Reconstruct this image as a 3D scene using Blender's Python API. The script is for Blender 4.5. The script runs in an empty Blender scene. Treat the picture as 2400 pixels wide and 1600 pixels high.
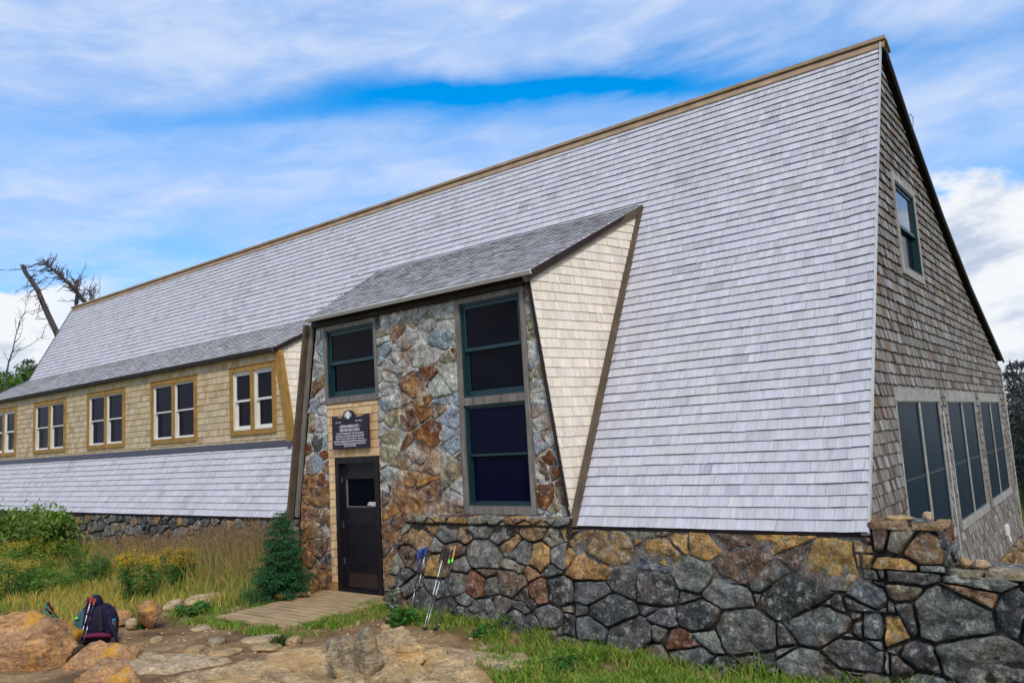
import bpy, math, random
import numpy as np
from mathutils import Vector, Matrix, noise as mnoise

# ------------------------------------------------------------------ camera
SC = bpy.context.scene
CAMP = np.array([0.0, 0.0, 2.279])
F_PX = 1835.19; CX, CY = 1200.0, 800.0
def _axes():
    f = F_PX
    cd = lambda p: np.array([(p[0]-CX)/f, -(p[1]-CY)/f, -1.0])
    X = -cd((-1164., 1164.)); X /= np.linalg.norm(X)
    Y = cd((2647., 945.)); Y /= np.linalg.norm(Y)
    Z = np.cross(X, Y); Z /= np.linalg.norm(Z); X = np.cross(Y, Z)
    return np.array([X, Y, Z])
RW = _axes()
cam_d = bpy.data.cameras.new('camera'); cam = bpy.data.objects.new('camera', cam_d)
SC.collection.objects.link(cam); SC.camera = cam
cam_d.lens = F_PX/2400*36; cam_d.sensor_width = 36; cam_d.clip_start = 0.05; cam_d.clip_end = 6000
M = Matrix([[*RW[0], CAMP[0]], [*RW[1], CAMP[1]], [*RW[2], CAMP[2]], [0, 0, 0, 1]])
cam.matrix_world = M
def ray(px, py): return RW @ np.array([(px-CX)/F_PX, -(py-CY)/F_PX, -1.0])
def onZ(px, py, z):            # point of the photograph (2400 px wide) on a level plane
    d = ray(px, py); return CAMP + d*(z-CAMP[2])/d[2]
def onY(px, py, y):
    d = ray(px, py); return CAMP + d*(y-CAMP[1])/d[1]
def onX(px, py, x):
    d = ray(px, py); return CAMP + d*(x-CAMP[0])/d[0]

# ------------------------------------------------------------------ light
SUN_EL, SUN_AZ = math.radians(42), math.radians(128)     # azimuth from +Y clockwise to +X
SUN_E, SKY_S = 1.5, 0.1
EXPOSURE = 0.56
def make_world():
    w = bpy.data.worlds.new('World'); SC.world = w; w.use_nodes = True
    nt = w.node_tree; N = nt.nodes; L = nt.links; N.clear()
    out = N.new('ShaderNodeOutputWorld'); bg = N.new('ShaderNodeBackground'); L.new(bg.outputs[0], out.inputs[0])
    bg.inputs[1].default_value = SKY_S
    def val(x): 
        n = N.new('ShaderNodeValue'); n.outputs[0].default_value = x; return n.outputs[0]
    def m(op, a, b=0.0, c=0.0, clamp=False):
        n = N.new('ShaderNodeMath'); n.operation = op; n.use_clamp = clamp
        for i, x in enumerate((a, b, c)):
            if isinstance(x, (int, float)): n.inputs[i].default_value = x
            else: L.new(x, n.inputs[i])
        return n.outputs[0]
    sky = N.new('ShaderNodeTexSky'); sky.sky_type = 'NISHITA'; sky.sun_disc = False
    sky.sun_elevation = SUN_EL; sky.sun_rotation = SUN_AZ; sky.air_density = 1.0; sky.dust_density = 0.3; sky.ozone_density = 3.0
    hs = N.new('ShaderNodeHueSaturation'); hs.inputs['Saturation'].default_value = 1.75; hs.inputs['Value'].default_value = 1.5; hs.inputs['Hue'].default_value = 0.498
    L.new(sky.outputs[0], hs.inputs['Color'])
    tc = N.new('ShaderNodeTexCoord'); sp = N.new('ShaderNodeSeparateXYZ'); L.new(tc.outputs['Generated'], sp.inputs[0])
    az = m('MULTIPLY', m('ARCTAN2', sp.outputs[0], sp.outputs[1]), 57.2958)
    el = m('MULTIPLY', m('ARCSINE', sp.outputs[2]), 57.2958)
    def nz(ax, ay, shx, scale, detail, rough, seed, dist=0.0):
        c = N.new('ShaderNodeCombineXYZ')
        L.new(m('MULTIPLY', az, ax), c.inputs[0]); L.new(m('ADD', m('MULTIPLY', el, ay), m('MULTIPLY', az, shx)), c.inputs[1]); c.inputs[2].default_value = seed
        n = N.new('ShaderNodeTexNoise'); n.inputs['Scale'].default_value = scale; n.inputs['Detail'].default_value = detail
        n.inputs['Roughness'].default_value = rough; n.inputs['Distortion'].default_value = dist
        L.new(c.outputs[0], n.inputs['Vector']); return n.outputs[0]
    def ss(x, a, b):
        n = N.new('ShaderNodeMapRange'); n.interpolation_type = 'SMOOTHSTEP'; L.new(x, n.inputs[0])
        n.inputs[1].default_value = a; n.inputs[2].default_value = b; return n.outputs[0]
    # cirrus veil with long streaks
    n1 = nz(0.042, 0.17, -0.010, 1.0, 7, 0.54, 3.1, 0.35)
    n2 = nz(0.012, 0.10, 0.004, 1.0, 4, 0.5, 8.7, 0.3)
    n3 = nz(0.13, 0.42, -0.04, 1.0, 7, 0.58, 1.7, 0.4)
    veil = m('ADD', m('ADD', m('MULTIPLY', n1, 0.55), m('MULTIPLY', n2, 0.3)), m('MULTIPLY', n3, 0.22))
    veil = ss(veil, 0.36, 0.66)
    veil = m('ADD', m('MULTIPLY', veil, 0.50), 0.47)
    # clear band
    d1 = m('ADD', az, 28.0)
    cen = m('SUBTRACT', 24.2, m('MULTIPLY', m('MULTIPLY', d1, d1), 0.0021))
    dd = m('ADD', m('SUBTRACT', el, cen), m('MULTIPLY', m('SUBTRACT', n1, 0.5), 9.0))
    b = m('EXPONENT', m('MULTIPLY', m('MULTIPLY', dd, dd), -0.30))
    fa = m('EXPONENT', m('MULTIPLY', m('MULTIPLY', m('ADD', az, 36.0), m('ADD', az, 36.0)), -0.0022))
    fb = m('ADD', m('MULTIPLY', fa, 0.80), 0.40)
    band = m('MULTIPLY', b, fb, clamp=True)
    veil = m('MULTIPLY', veil, m('SUBTRACT', 1.0, band), clamp=True)
    # cumulus low over the horizon
    c1 = nz(0.085, 0.16, 0.0, 1.0, 8, 0.55, 5.3, 0.25)
    low = m('SUBTRACT', 1.0, ss(el, 9.0, 17.5))
    side = m('ADD', ss(az, -30.0, -12.0), m('SUBTRACT', 1.0, ss(az, -69.5, -63.0)), clamp=True)
    left = m('SUBTRACT', 1.0, ss(az, -69.0, -60.0)); lc = m('MULTIPLY', left, ss(el, 9.5, 13.5))
    cm = ss(m('SUBTRACT', m('ADD', m('ADD', c1, m('MULTIPLY', low, 0.22)), m('MULTIPLY', side, 0.06)), m('MULTIPLY', lc, 0.35)), 0.60, 0.68)
    cm = m('MULTIPLY', cm, m('MULTIPLY', side, ss(low, 0.0, 0.3)))
    c2 = nz(0.11, 0.24, 0.0, 1.0, 8, 0.6, 6.9, 0.3)
    shade = ss(c2, 0.47, 0.66)
    def mix(f, a, b_):
        n = N.new('ShaderNodeMix'); n.data_type = 'RGBA'
        L.new(f, n.inputs[0])
        for s, x in ((6, a), (7, b_)):
            if isinstance(x, tuple): n.inputs[s].default_value = (*x, 1)
            else: L.new(x, n.inputs[s])
        return n.outputs[2]
    cir = mix(ss(n3, 0.35, 0.7), (3.2, 4.3, 6.6), (4.4, 5.1, 6.6))
    col = mix(veil, hs.outputs[0], cir)
    cum = mix(shade, (6.2, 6.4, 6.7), (3.5, 4.1, 5.2))
    col = mix(cm, col, cum)
    L.new(col, bg.inputs[0])
make_world()
sun_d = bpy.data.lights.new('sun', 'SUN'); sun_d.energy = SUN_E; sun_d.angle = math.radians(12); sun_d.color = (1.0, 0.89, 0.74)
sun = bpy.data.objects.new('sun', sun_d); SC.collection.objects.link(sun)
sd = Vector((math.sin(SUN_AZ)*math.cos(SUN_EL), math.cos(SUN_AZ)*math.cos(SUN_EL), math.sin(SUN_EL)))
sun.rotation_euler = sd.to_track_quat('Z', 'Y').to_euler()
SC.view_settings.view_transform = 'Standard'; SC.view_settings.look = 'None'
SC.view_settings.exposure = EXPOSURE; SC.view_settings.gamma = 1

# ------------------------------------------------------------------ helpers
rng = np.random.default_rng(7); random.seed(7)
A = lambda *v: np.array(v, float)
def nrm(v): v = np.asarray(v, float); return v/np.linalg.norm(v)
def sm(a, b, x): t = np.clip((np.asarray(x, float)-a)/(b-a), 0, 1); return t*t*(3-2*t)
def n3(x, y, z, s=1.0): return mnoise.noise(Vector((x*s, y*s, z*s)))
def fb(x, y, z, s=1.0, o=4): return mnoise.fractal(Vector((x*s, y*s, z*s)), 1.0, 2.0, o)

class MB:
    def __init__(self): self.v = []; self.f = []; self.c = []; self.uv = []
    def add(self, pts, faces, col=(1, 1, 1), uv=None):
        b = len(self.v); self.v.extend([tuple(map(float, p)) for p in pts])
        for i, f in enumerate(faces):
            self.f.append([b+j for j in f]); self.c.append(col[i] if isinstance(col, list) else col)
            self.uv.append([uv[j] for j in f] if uv is not None else [(0, 0)]*len(f))
    def box(self, lo, hi, col=(1, 1, 1), F=None, bev=0.0):
        x0, y0, z0 = lo; x1, y1, z1 = hi
        if bev <= 0:
            P = [(x0,y0,z0),(x1,y0,z0),(x1,y1,z0),(x0,y1,z0),(x0,y0,z1),(x1,y0,z1),(x1,y1,z1),(x0,y1,z1)]
            fs = [(0,3,2,1),(4,5,6,7),(0,1,5,4),(1,2,6,5),(2,3,7,6),(3,0,4,7)]
        else:
            P = []; 
            for zz, i in ((z0, bev), (z0+bev, 0), (z1-bev, 0), (z1, bev)):
                a, b_, c, d = x0+i, x1-i, y0+i, y1-i; k = bev if i == 0 else 0
                P += [(a+k,c,zz),(b_-k,c,zz),(b_,c+k,zz),(b_,d-k,zz),(b_-k,d,zz),(a+k,d,zz),(a,d-k,zz),(a,c+k,zz)]
            fs = [tuple(range(7,-1,-1)), tuple(range(24,32))]
            for r in range(3):
                for j in range(8): fs.append((r*8+j, r*8+(j+1)%8, r*8+8+(j+1)%8, r*8+8+j))
        if F is not None: P = [F[0]+F[1]*p[0]+F[2]*p[1]+F[3]*p[2] for p in P]
        self.add(P, fs, col)
    def prism(self, poly, h0, h1, F, col=(1, 1, 1)):          # polygon (u,v) in frame F, extruded along N
        n = len(poly); O, U, V, N_ = F
        P = [O+U*u+V*v+N_*h0 for u, v in poly]+[O+U*u+V*v+N_*h1 for u, v in poly]
        fs = [tuple(range(n-1, -1, -1)), tuple(range(n, 2*n))]+[(i, (i+1) % n, n+(i+1) % n, n+i) for i in range(n)]
        self.add(P, fs, col)
    def bar(self, a, b, w, d, up=(0, 0, 1), col=(1, 1, 1)):   # beam from a to b
        a = A(*a); b = A(*b); t = nrm(b-a); s = np.cross(t, A(*up)); s = nrm(s); u = np.cross(s, t)
        P = []
        for p in (a, b):
            for i, j in ((-1, -1), (1, -1), (1, 1), (-1, 1)): P.append(p+s*w/2*i+u*d/2*j)
        self.add(P, [(3,2,1,0),(4,5,6,7),(0,1,5,4),(1,2,6,5),(2,3,7,6),(3,0,4,7)], col)
    def tube(self, pts, rad, n=8, col=(1, 1, 1), cap=True):
        pts = [A(*p) for p in pts]
        if isinstance(rad, (int, float)): rad = [rad]*len(pts)
        P = []; ref = A(0.31, 0.2, 0.93)
        for i, p in enumerate(pts):
            t = nrm(pts[min(i+1, len(pts)-1)]-pts[max(i-1, 0)])
            s = np.cross(t, ref); 
            if np.linalg.norm(s) < 1e-3: s = np.cross(t, A(1, 0, 0))
            s = nrm(s); u = np.cross(t, s)
            for j in range(n):
                a = 2*math.pi*j/n; P.append(p+(s*math.cos(a)+u*math.sin(a))*rad[i])
        fs = [(i*n+j, i*n+(j+1) % n, (i+1)*n+(j+1) % n, (i+1)*n+j) for i in range(len(pts)-1) for j in range(n)]
        if cap: fs += [tuple(range(n-1, -1, -1)), tuple(range((len(pts)-1)*n, len(pts)*n))]
        self.add(P, fs, col)
    def build(self, name, mat, parent=None, smooth=False, **tags):
        nv = len(self.v); V = np.array(self.v, np.float32).reshape(-1, 3)
        return build_np(name, V, self.f, self.c, self.uv, mat, parent, smooth, **tags)

def world_loc(o):
    p = A(0, 0, 0)
    while o is not None: p = p+np.array(o.location); o = o.parent
    return p
def build_np(name, V, faces, cols, uvs, mat, parent=None, smooth=False, **tags):
    me = bpy.data.meshes.new(name); off = world_loc(parent)
    V = np.asarray(V, np.float32)
    if parent is None and tags.get('base') is not None: off = np.asarray(tags['base'], float)
    V = V-off.astype(np.float32)
    if isinstance(faces, np.ndarray):
        nf, k = faces.shape; loops = faces.ravel(); starts = np.arange(nf)*k; cnt = np.full(nf, k)
    else:
        cnt = np.array([len(f) for f in faces]); starts = np.concatenate([[0], np.cumsum(cnt)[:-1]]); loops = np.array([i for f in faces for i in f]); nf = len(faces)
    me.vertices.add(len(V)); me.vertices.foreach_set('co', V.ravel())
    me.loops.add(len(loops)); me.loops.foreach_set('vertex_index', loops.astype(np.int32))
    me.polygons.add(nf); me.polygons.foreach_set('loop_start', starts.astype(np.int32))
    me.update(calc_edges=True)
    if cols is not None:
        C = np.ones((len(loops), 4), np.float32); C[:, :3] = np.repeat(np.asarray(cols, np.float32)[:, :3], cnt, axis=0)
        a = me.color_attributes.new('Col', 'FLOAT_COLOR', 'CORNER'); a.data.foreach_set('color', C.ravel())
    if uvs is not None:
        u = me.uv_layers.new(name='UVMap')
        uu = np.asarray(uvs, np.float32) if isinstance(uvs, np.ndarray) else np.array([p for f in uvs for p in f], np.float32)
        u.data.foreach_set('uv', uu.ravel())
    me.polygons.foreach_set('use_smooth', np.full(nf, bool(smooth)))
    me.materials.append(mat); me.validate(clean_customdata=False); me.update()
    o = bpy.data.objects.new(name, me); SC.collection.objects.link(o)
    if parent is not None: o.parent = parent
    else: o.location = off
    for k, x in tags.items():
        if k in ('label', 'category', 'group', 'kind') and x: o[k] = x
    return o
def thing(name, label, cat, loc=(0, 0, 0), group=None):
    o = bpy.data.objects.new(name, None); SC.collection.objects.link(o); o.location = loc; o.empty_display_size = 0.1
    o['label'] = label; o['category'] = cat
    if group: o['group'] = group
    return o

# ---- 2D polygon tools
def clip(poly, a, b, c):            # keep a*u+b*v <= c
    out = []; n = len(poly)
    for i in range(n):
        p, q = poly[i], poly[(i+1) % n]
        dp = a*p[0]+b*p[1]-c; dq = a*q[0]+b*q[1]-c
        if dp <= 0: out.append(p)
        if (dp < 0 < dq) or (dq < 0 < dp):
            t = dp/(dp-dq); out.append((p[0]+t*(q[0]-p[0]), p[1]+t*(q[1]-p[1])))
    return out
def area(p):
    return 0.5*sum(p[i][0]*p[(i+1) % len(p)][1]-p[(i+1) % len(p)][0]*p[i][1] for i in range(len(p))) if len(p) > 2 else 0
def clip_poly(poly, region):        # region convex CCW
    for i in range(len(region)):
        (x0, y0), (x1, y1) = region[i], region[(i+1) % len(region)]
        a, b = (y1-y0), -(x1-x0); poly = clip(poly, a, b, a*x0+b*y0)
        if len(poly) < 3: return []
    return poly
def subtract(poly, hole):           # hole convex CCW -> list of convex pieces
    out = []; rest = poly
    for i in range(len(hole)):
        (x0, y0), (x1, y1) = hole[i], hole[(i+1) % len(hole)]
        a, b = (y1-y0), -(x1-x0); c = a*x0+b*y0
        o = clip(rest, -a, -b, -c)
        if len(o) > 2 and abs(area(o)) > 1e-5: out.append(o)
        rest = clip(rest, a, b, c)
        if len(rest) < 3: break
    else: return out
    return out
def pieces(poly, region, holes):
    p = clip_poly(poly, region)
    if len(p) < 3 or abs(area(p)) < 1e-5: return []
    ps = [p]
    for h in holes:
        nx = []
        hx0, hx1 = min(q[0] for q in h), max(q[0] for q in h); hy0, hy1 = min(q[1] for q in h), max(q[1] for q in h)
        for q in ps:
            if max(r[0] for r in q) <= hx0 or min(r[0] for r in q) >= hx1 or max(r[1] for r in q) <= hy0 or min(r[1] for r in q) >= hy1: nx.append(q)
            else: nx += subtract(q, h)
        ps = nx
    return ps
def rect(u0, v0, u1, v1): return [(u0, v0), (u1, v0), (u1, v1), (u0, v1)]

# ------------------------------------------------------------------ materials
def srgb(r, g, b): 
    f = lambda c: (c/255/12.92) if c/255 <= .04045 else ((c/255+.055)/1.055)**2.4
    return (f(r), f(g), f(b))
class NT:
    def __init__(self, name, rough=0.7, spec=0.3):
        self.m = bpy.data.materials.new(name); self.m.use_nodes = True
        self.N = self.m.node_tree.nodes; self.L = self.m.node_tree.links
        self.b = self.N['Principled BSDF']; self.b.inputs['Roughness'].default_value = rough
        self.b.inputs['Specular IOR Level'].default_value = spec
    def link(self, a, b): self.L.new(a, b)
    def col(self): n = self.N.new('ShaderNodeAttribute'); n.attribute_name = 'Col'; return n.outputs['Color']
    def coord(self, k='Object', scale=(1, 1, 1), rot=(0, 0, 0)):
        t = self.N.new('ShaderNodeTexCoord'); mp = self.N.new('ShaderNodeMapping'); mp.inputs['Scale'].default_value = scale; mp.inputs['Rotation'].default_value = rot
        self.link(t.outputs[k], mp.inputs[0]); return mp.outputs[0]
    def noise(self, vec, scale, detail=5, rough=0.55, dist=0.0):
        n = self.N.new('ShaderNodeTexNoise'); self.link(vec, n.inputs['Vector']); n.inputs['Scale'].default_value = scale
        n.inputs['Detail'].default_value = detail; n.inputs['Roughness'].default_value = rough; n.inputs['Distortion'].default_value = dist; return n.outputs[0]
    def ramp(self, x, stops):
        n = self.N.new('ShaderNodeValToRGB'); self.link(x, n.inputs[0]); e = n.color_ramp.elements
        while len(e) < len(stops): e.new(0.5)
        for el, (p, c) in zip(e, stops):
            el.position = p; el.color = (*c, 1) if isinstance(c, tuple) else (c, c, c, 1)
        return n.outputs[0]
    def mix(self, f, a, b, mode='MIX'):
        n = self.N.new('ShaderNodeMix'); n.data_type = 'RGBA'; n.blend_type = mode; n.clamp_factor = True
        for s, x in ((0, f), (6, a), (7, b)):
            if isinstance(x, (int, float)): n.inputs[s].default_value = x
            elif isinstance(x, tuple): n.inputs[s].default_value = (*x, 1)
            else: self.link(x, n.inputs[s])
        return n.outputs[2]
    def bump(self, h, strength=0.4, dist=0.01, prev=None):
        n = self.N.new('ShaderNodeBump'); n.inputs['Strength'].default_value = strength; n.inputs['Distance'].default_value = dist
        self.link(h, n.inputs['Height'])
        if prev is not None: self.link(prev, n.inputs['Normal'])
        return n.outputs[0]
    def done(self, color, normal=None):
        if isinstance(color, tuple): self.b.inputs['Base Color'].default_value = (*color, 1)
        else: self.link(color, self.b.inputs['Base Color'])
        if normal is not None: self.link(normal, self.b.inputs['Normal'])
        return self.m
def mat_shingle(name, lo=0.72, hi=1.12, stain=None, bs=0.35):
    t = NT(name, 0.75, 0.2); uv = t.coord('UV', (38, 2.2, 1)); uv2 = t.coord('UV', (7, 1.1, 1)); uv3 = t.coord('UV', (1.2, 1.2, 1))
    s1 = t.noise(uv, 1.6, 6, 0.62); s2 = t.noise(uv2, 1.4, 4, 0.6, 0.4)
    c = t.mix(1.0, t.col(), t.ramp(s1, [(0.25, lo), (0.75, hi)]), 'MULTIPLY')
    c = t.mix(1.0, c, t.ramp(s2, [(0.3, 0.84), (0.7, 1.08)]), 'MULTIPLY')
    if stain:
        c = t.mix(t.ramp(t.noise(t.coord('UV', (9, 1.3, 1)), 1.0, 5, 0.65), [(0.56, 0.0), (0.74, 0.75)]), c, stain)
    return t.done(c, t.bump(s1, bs, 0.004))
def mat_stone(name, lich=0.5, rust=0.5, lcol=(0.42, 0.44, 0.40), rcol=(0.34, 0.14, 0.035), streak=False):
    t = NT(name, 0.85, 0.25); o = t.coord('Object')
    a = t.noise(o, 7.0, 8, 0.66); b = t.noise(o, 38, 6, 0.7); d = t.noise(o, 2.3, 5, 0.6, 0.6)
    c = t.mix(1.0, t.col(), t.ramp(a, [(0.3, 0.5), (0.52, 1.0), (0.70, 1.55)]), 'MULTIPLY')
    if streak:          # iron stain running down the entrance wall
        s = t.N.new('ShaderNodeSeparateXYZ'); t.link(o, s.inputs[0])
        def mm(op, a, b=0.0):
            n = t.N.new('ShaderNodeMath'); n.operation = op
            for i, x in enumerate((a, b)):
                if isinstance(x, (int, float)): n.inputs[i].default_value = x
                else: t.link(x, n.inputs[i])
            return n.outputs[0]
        def mr(x, a, b):
            n = t.N.new('ShaderNodeMapRange'); n.interpolation_type = 'SMOOTHSTEP'; t.link(x, n.inputs[0]); n.inputs[1].default_value = a; n.inputs[2].default_value = b; return n.outputs[0]
        xx = mm('SUBTRACT', s.outputs[0], 3.45); g = mm('EXPONENT', mm('MULTIPLY', mm('MULTIPLY', xx, xx), -5.0))
        z = s.outputs[2]; bias = mm('ADD', mm('MULTIPLY', g, mr(z, 4.2, 3.0)), mm('MULTIPLY', mr(z, 2.3, 1.2), mr(s.outputs[0], 5.4, 4.9)))
        bias = mm('ADD', bias, mm('MULTIPLY', mr(s.outputs[0], 1.15, 0.7), mr(z, 3.0, 2.2)))
        f_ = mm('ADD', d, mm('MULTIPLY', bias, 0.155))
        c = t.mix(t.ramp(f_, [(0.55, 0.0), (0.62, rust), (0.74, rust+0.4)]), c, t.ramp(a, [(0.35, (0.12, 0.035, 0.015)), (0.5, (0.33, 0.13, 0.03)), (0.65, (0.55, 0.30, 0.08))]))
    else: c = t.mix(t.ramp(d, [(0.52, 0.0), (0.70, rust)]), c, rcol)
    c = t.mix(1.0, c, t.ramp(b, [(0.32, 0.42), (0.5, 0.95), (0.68, 1.75)]), 'MULTIPLY')
    lm = t.ramp(t.noise(o, 13, 10, 0.78), [(0.53, 0.0), (0.60, lich)])
    c = t.mix(lm, c, lcol)
    dk = t.ramp(t.noise(t.coord('Object', (1, 1, 0.35)), 3.4, 6, 0.65), [(0.60, 0.0), (0.74, 0.35 if streak else 0.6)])
    c = t.mix(dk, c, (0.035, 0.032, 0.030))
    w_ = t.N.new('ShaderNodeMix'); w_.data_type = 'RGBA'; w_.inputs[0].default_value = 0.12; t.link(o, w_.inputs[6]); nn = t.N.new('ShaderNodeTexNoise'); nn.inputs['Scale'].default_value = 6; nn.inputs['Detail'].default_value = 5; t.link(o, nn.inputs['Vector']); t.link(nn.outputs['Color'], w_.inputs[7])
    vo = t.N.new('ShaderNodeTexVoronoi'); vo.inputs['Scale'].default_value = 9; t.link(w_.outputs[2], vo.inputs['Vector'])
    c = t.mix(1.0, c, t.ramp(vo.outputs['Distance'], [(0.1, 1.12), (0.7, 0.72)]), 'MULTIPLY')
    n = t.bump(a, 0.8, 0.04); n = t.bump(vo.outputs['Distance'], 0.7, 0.03, n); n = t.bump(b, 0.9, 0.010, n)
    return t.done(c, n)
def mat_wood(name, col, dark, scale=(3, 3, 40), rough=0.75, k=0.35):
    t = NT(name, rough, 0.25); o = t.coord('Object', scale)
    a = t.noise(o, 1.2, 7, 0.65, 0.3); b = t.noise(t.coord('Object'), 4, 5, 0.6)
    c = t.mix(t.ramp(a, [(0.3, 0.0), (0.72, 1.0)]), dark, col)
    c = t.mix(1.0, c, t.ramp(b, [(0.3, 0.75), (0.7, 1.15)]), 'MULTIPLY')
    return t.done(c, t.bump(a, k, 0.004))
def mat_plain(name, col, rough=0.5, spec=0.4, var=0.12, metal=0.0):
    t = NT(name, rough, spec); a = t.noise(t.coord('Object'), 9, 5, 0.6)
    t.b.inputs['Metallic'].default_value = metal
    lo = tuple(x*(1-var) for x in col); hi = tuple(min(1, x*(1+var)) for x in col)
    return t.done(t.mix(a, lo, hi), t.bump(a, 0.08, 0.005))
def mat_leaf(name, tr=0.3, rough=0.5):
    t = NT(name, rough, 0.3); c = t.col(); t.link(c, t.b.inputs['Base Color'])
    tl = t.N.new('ShaderNodeBsdfTranslucent'); t.link(c, tl.inputs[0]); ms = t.N.new('ShaderNodeMixShader'); ms.inputs[0].default_value = tr
    t.link(t.b.outputs[0], ms.inputs[1]); t.link(tl.outputs[0], ms.inputs[2]); t.link(ms.outputs[0], t.N['Material Output'].inputs[0]); return t.m
def mat_glass(name, col, rough=0.03, spec=0.5):
    t = NT(name, rough, spec); a = t.noise(t.coord('Object'), 1.2, 3, 0.5)
    return t.done(t.mix(a, tuple(x*0.6 for x in col), tuple(x*1.4 for x in col)), t.bump(a, 0.03, 0.01))

MT = {}
MT['roof'] = mat_shingle('weathered_silver_shingle', 0.78, 1.12, bs=0.3)
MT['dark_shingle'] = mat_shingle('worn_roof_shingle', 0.7, 1.15, bs=0.4)
MT['cedar'] = mat_shingle('new_cedar_shingle', 0.84, 1.08, bs=0.2)
MT['cedar_stain'] = mat_shingle('stained_cedar_shingle', 0.80, 1.08, stain=(0.30, 0.17, 0.07), bs=0.25)
MT['gable'] = mat_shingle('old_brown_shingle', 0.30, 1.6, stain=(0.17, 0.07, 0.03), bs=0.9)
MT['underlay'] = mat_plain('dark_underlay', (0.03, 0.025, 0.022), 0.9, 0.1)
MT['stone_bay'] = mat_stone('mortared_stone', 0.5, 0.38, (0.50, 0.51, 0.47), streak=True)
MT['stone_low'] = mat_stone('lichened_stone', 0.8, 0.35, (0.42, 0.43, 0.38), rcol=(0.28, 0.15, 0.06))
MT['mortar'] = mat_stone('mortar', 0.2, 0.25, (0.4, 0.38, 0.32))
MT['mortar_bay'] = mat_stone('stained_mortar', 0.2, 0.35, (0.4, 0.38, 0.32), streak=True)
MT['ridge'] = mat_wood('ridge_board', (0.46, 0.33, 0.21), (0.34, 0.23, 0.14), (2, 30, 30))
MT['grey_wood'] = mat_wood('grey_weathered_wood', (0.30, 0.27, 0.235), (0.13, 0.11, 0.095), (14, 14, 1.2))
MT['grey_wood_h'] = mat_wood('grey_weathered_board', (0.52, 0.49, 0.45), (0.26, 0.235, 0.21), (1.5, 14, 30))
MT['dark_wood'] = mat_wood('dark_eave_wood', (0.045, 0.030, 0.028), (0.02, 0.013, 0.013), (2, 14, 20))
MT['trim_brown'] = mat_wood('brown_trim', (0.16, 0.115, 0.075), (0.085, 0.06, 0.04), (14, 3, 3))
MT['ochre'] = mat_wood('ochre_stained_trim', (0.46, 0.27, 0.075), (0.32, 0.17, 0.04), (9, 9, 5))
MT['pane_sky'] = mat_glass('upper_window_glass', (0.03, 0.04, 0.05), 0.03, 0.9)
MT['white'] = mat_plain('white_window_paint', (0.74, 0.72, 0.66), 0.45, 0.4, 0.06)
MT['green'] = mat_plain('dark_green_window_paint', (0.010, 0.040, 0.048), 0.4, 0.4, 0.2)
MT['pane'] = mat_glass('window_glass', (0.003, 0.0035, 0.009), 0.03, 0.07)
MT['pane_blue'] = mat_glass('screened_window_glass', (0.004, 0.005, 0.020), 0.12, 0.06)
MT['screen'] = mat_glass('insect_screen', (0.007, 0.020, 0.042), 0.4, 0.05)
MT['door'] = mat_wood('black_painted_door', (0.020, 0.016, 0.022), (0.008, 0.007, 0.010), (22, 6, 1.0), 0.42, 0.25)
MT['door_brown'] = mat_wood('kick_plate', (0.055, 0.035, 0.028), (0.03, 0.02, 0.018), (3, 3, 12), 0.45, 0.2)
MT['metal_light'] = mat_plain('pale_metal', (0.62, 0.60, 0.56), 0.4, 0.5, 0.1, 0.3)
MT['flash'] = mat_plain('dark_flashing', (0.06, 0.055, 0.07), 0.5, 0.4, 0.15)
MT['deck'] = mat_wood('deck_board', (0.58, 0.41, 0.22), (0.36, 0.25, 0.13), (1.2, 16, 16), 0.85, 0.4)
MT['leaf'] = mat_leaf('leaves'); MT['grass'] = mat_leaf('grass_blades', 0.25)
MT['needle'] = mat_leaf('conifer_needles', 0.12, 0.6)

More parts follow.
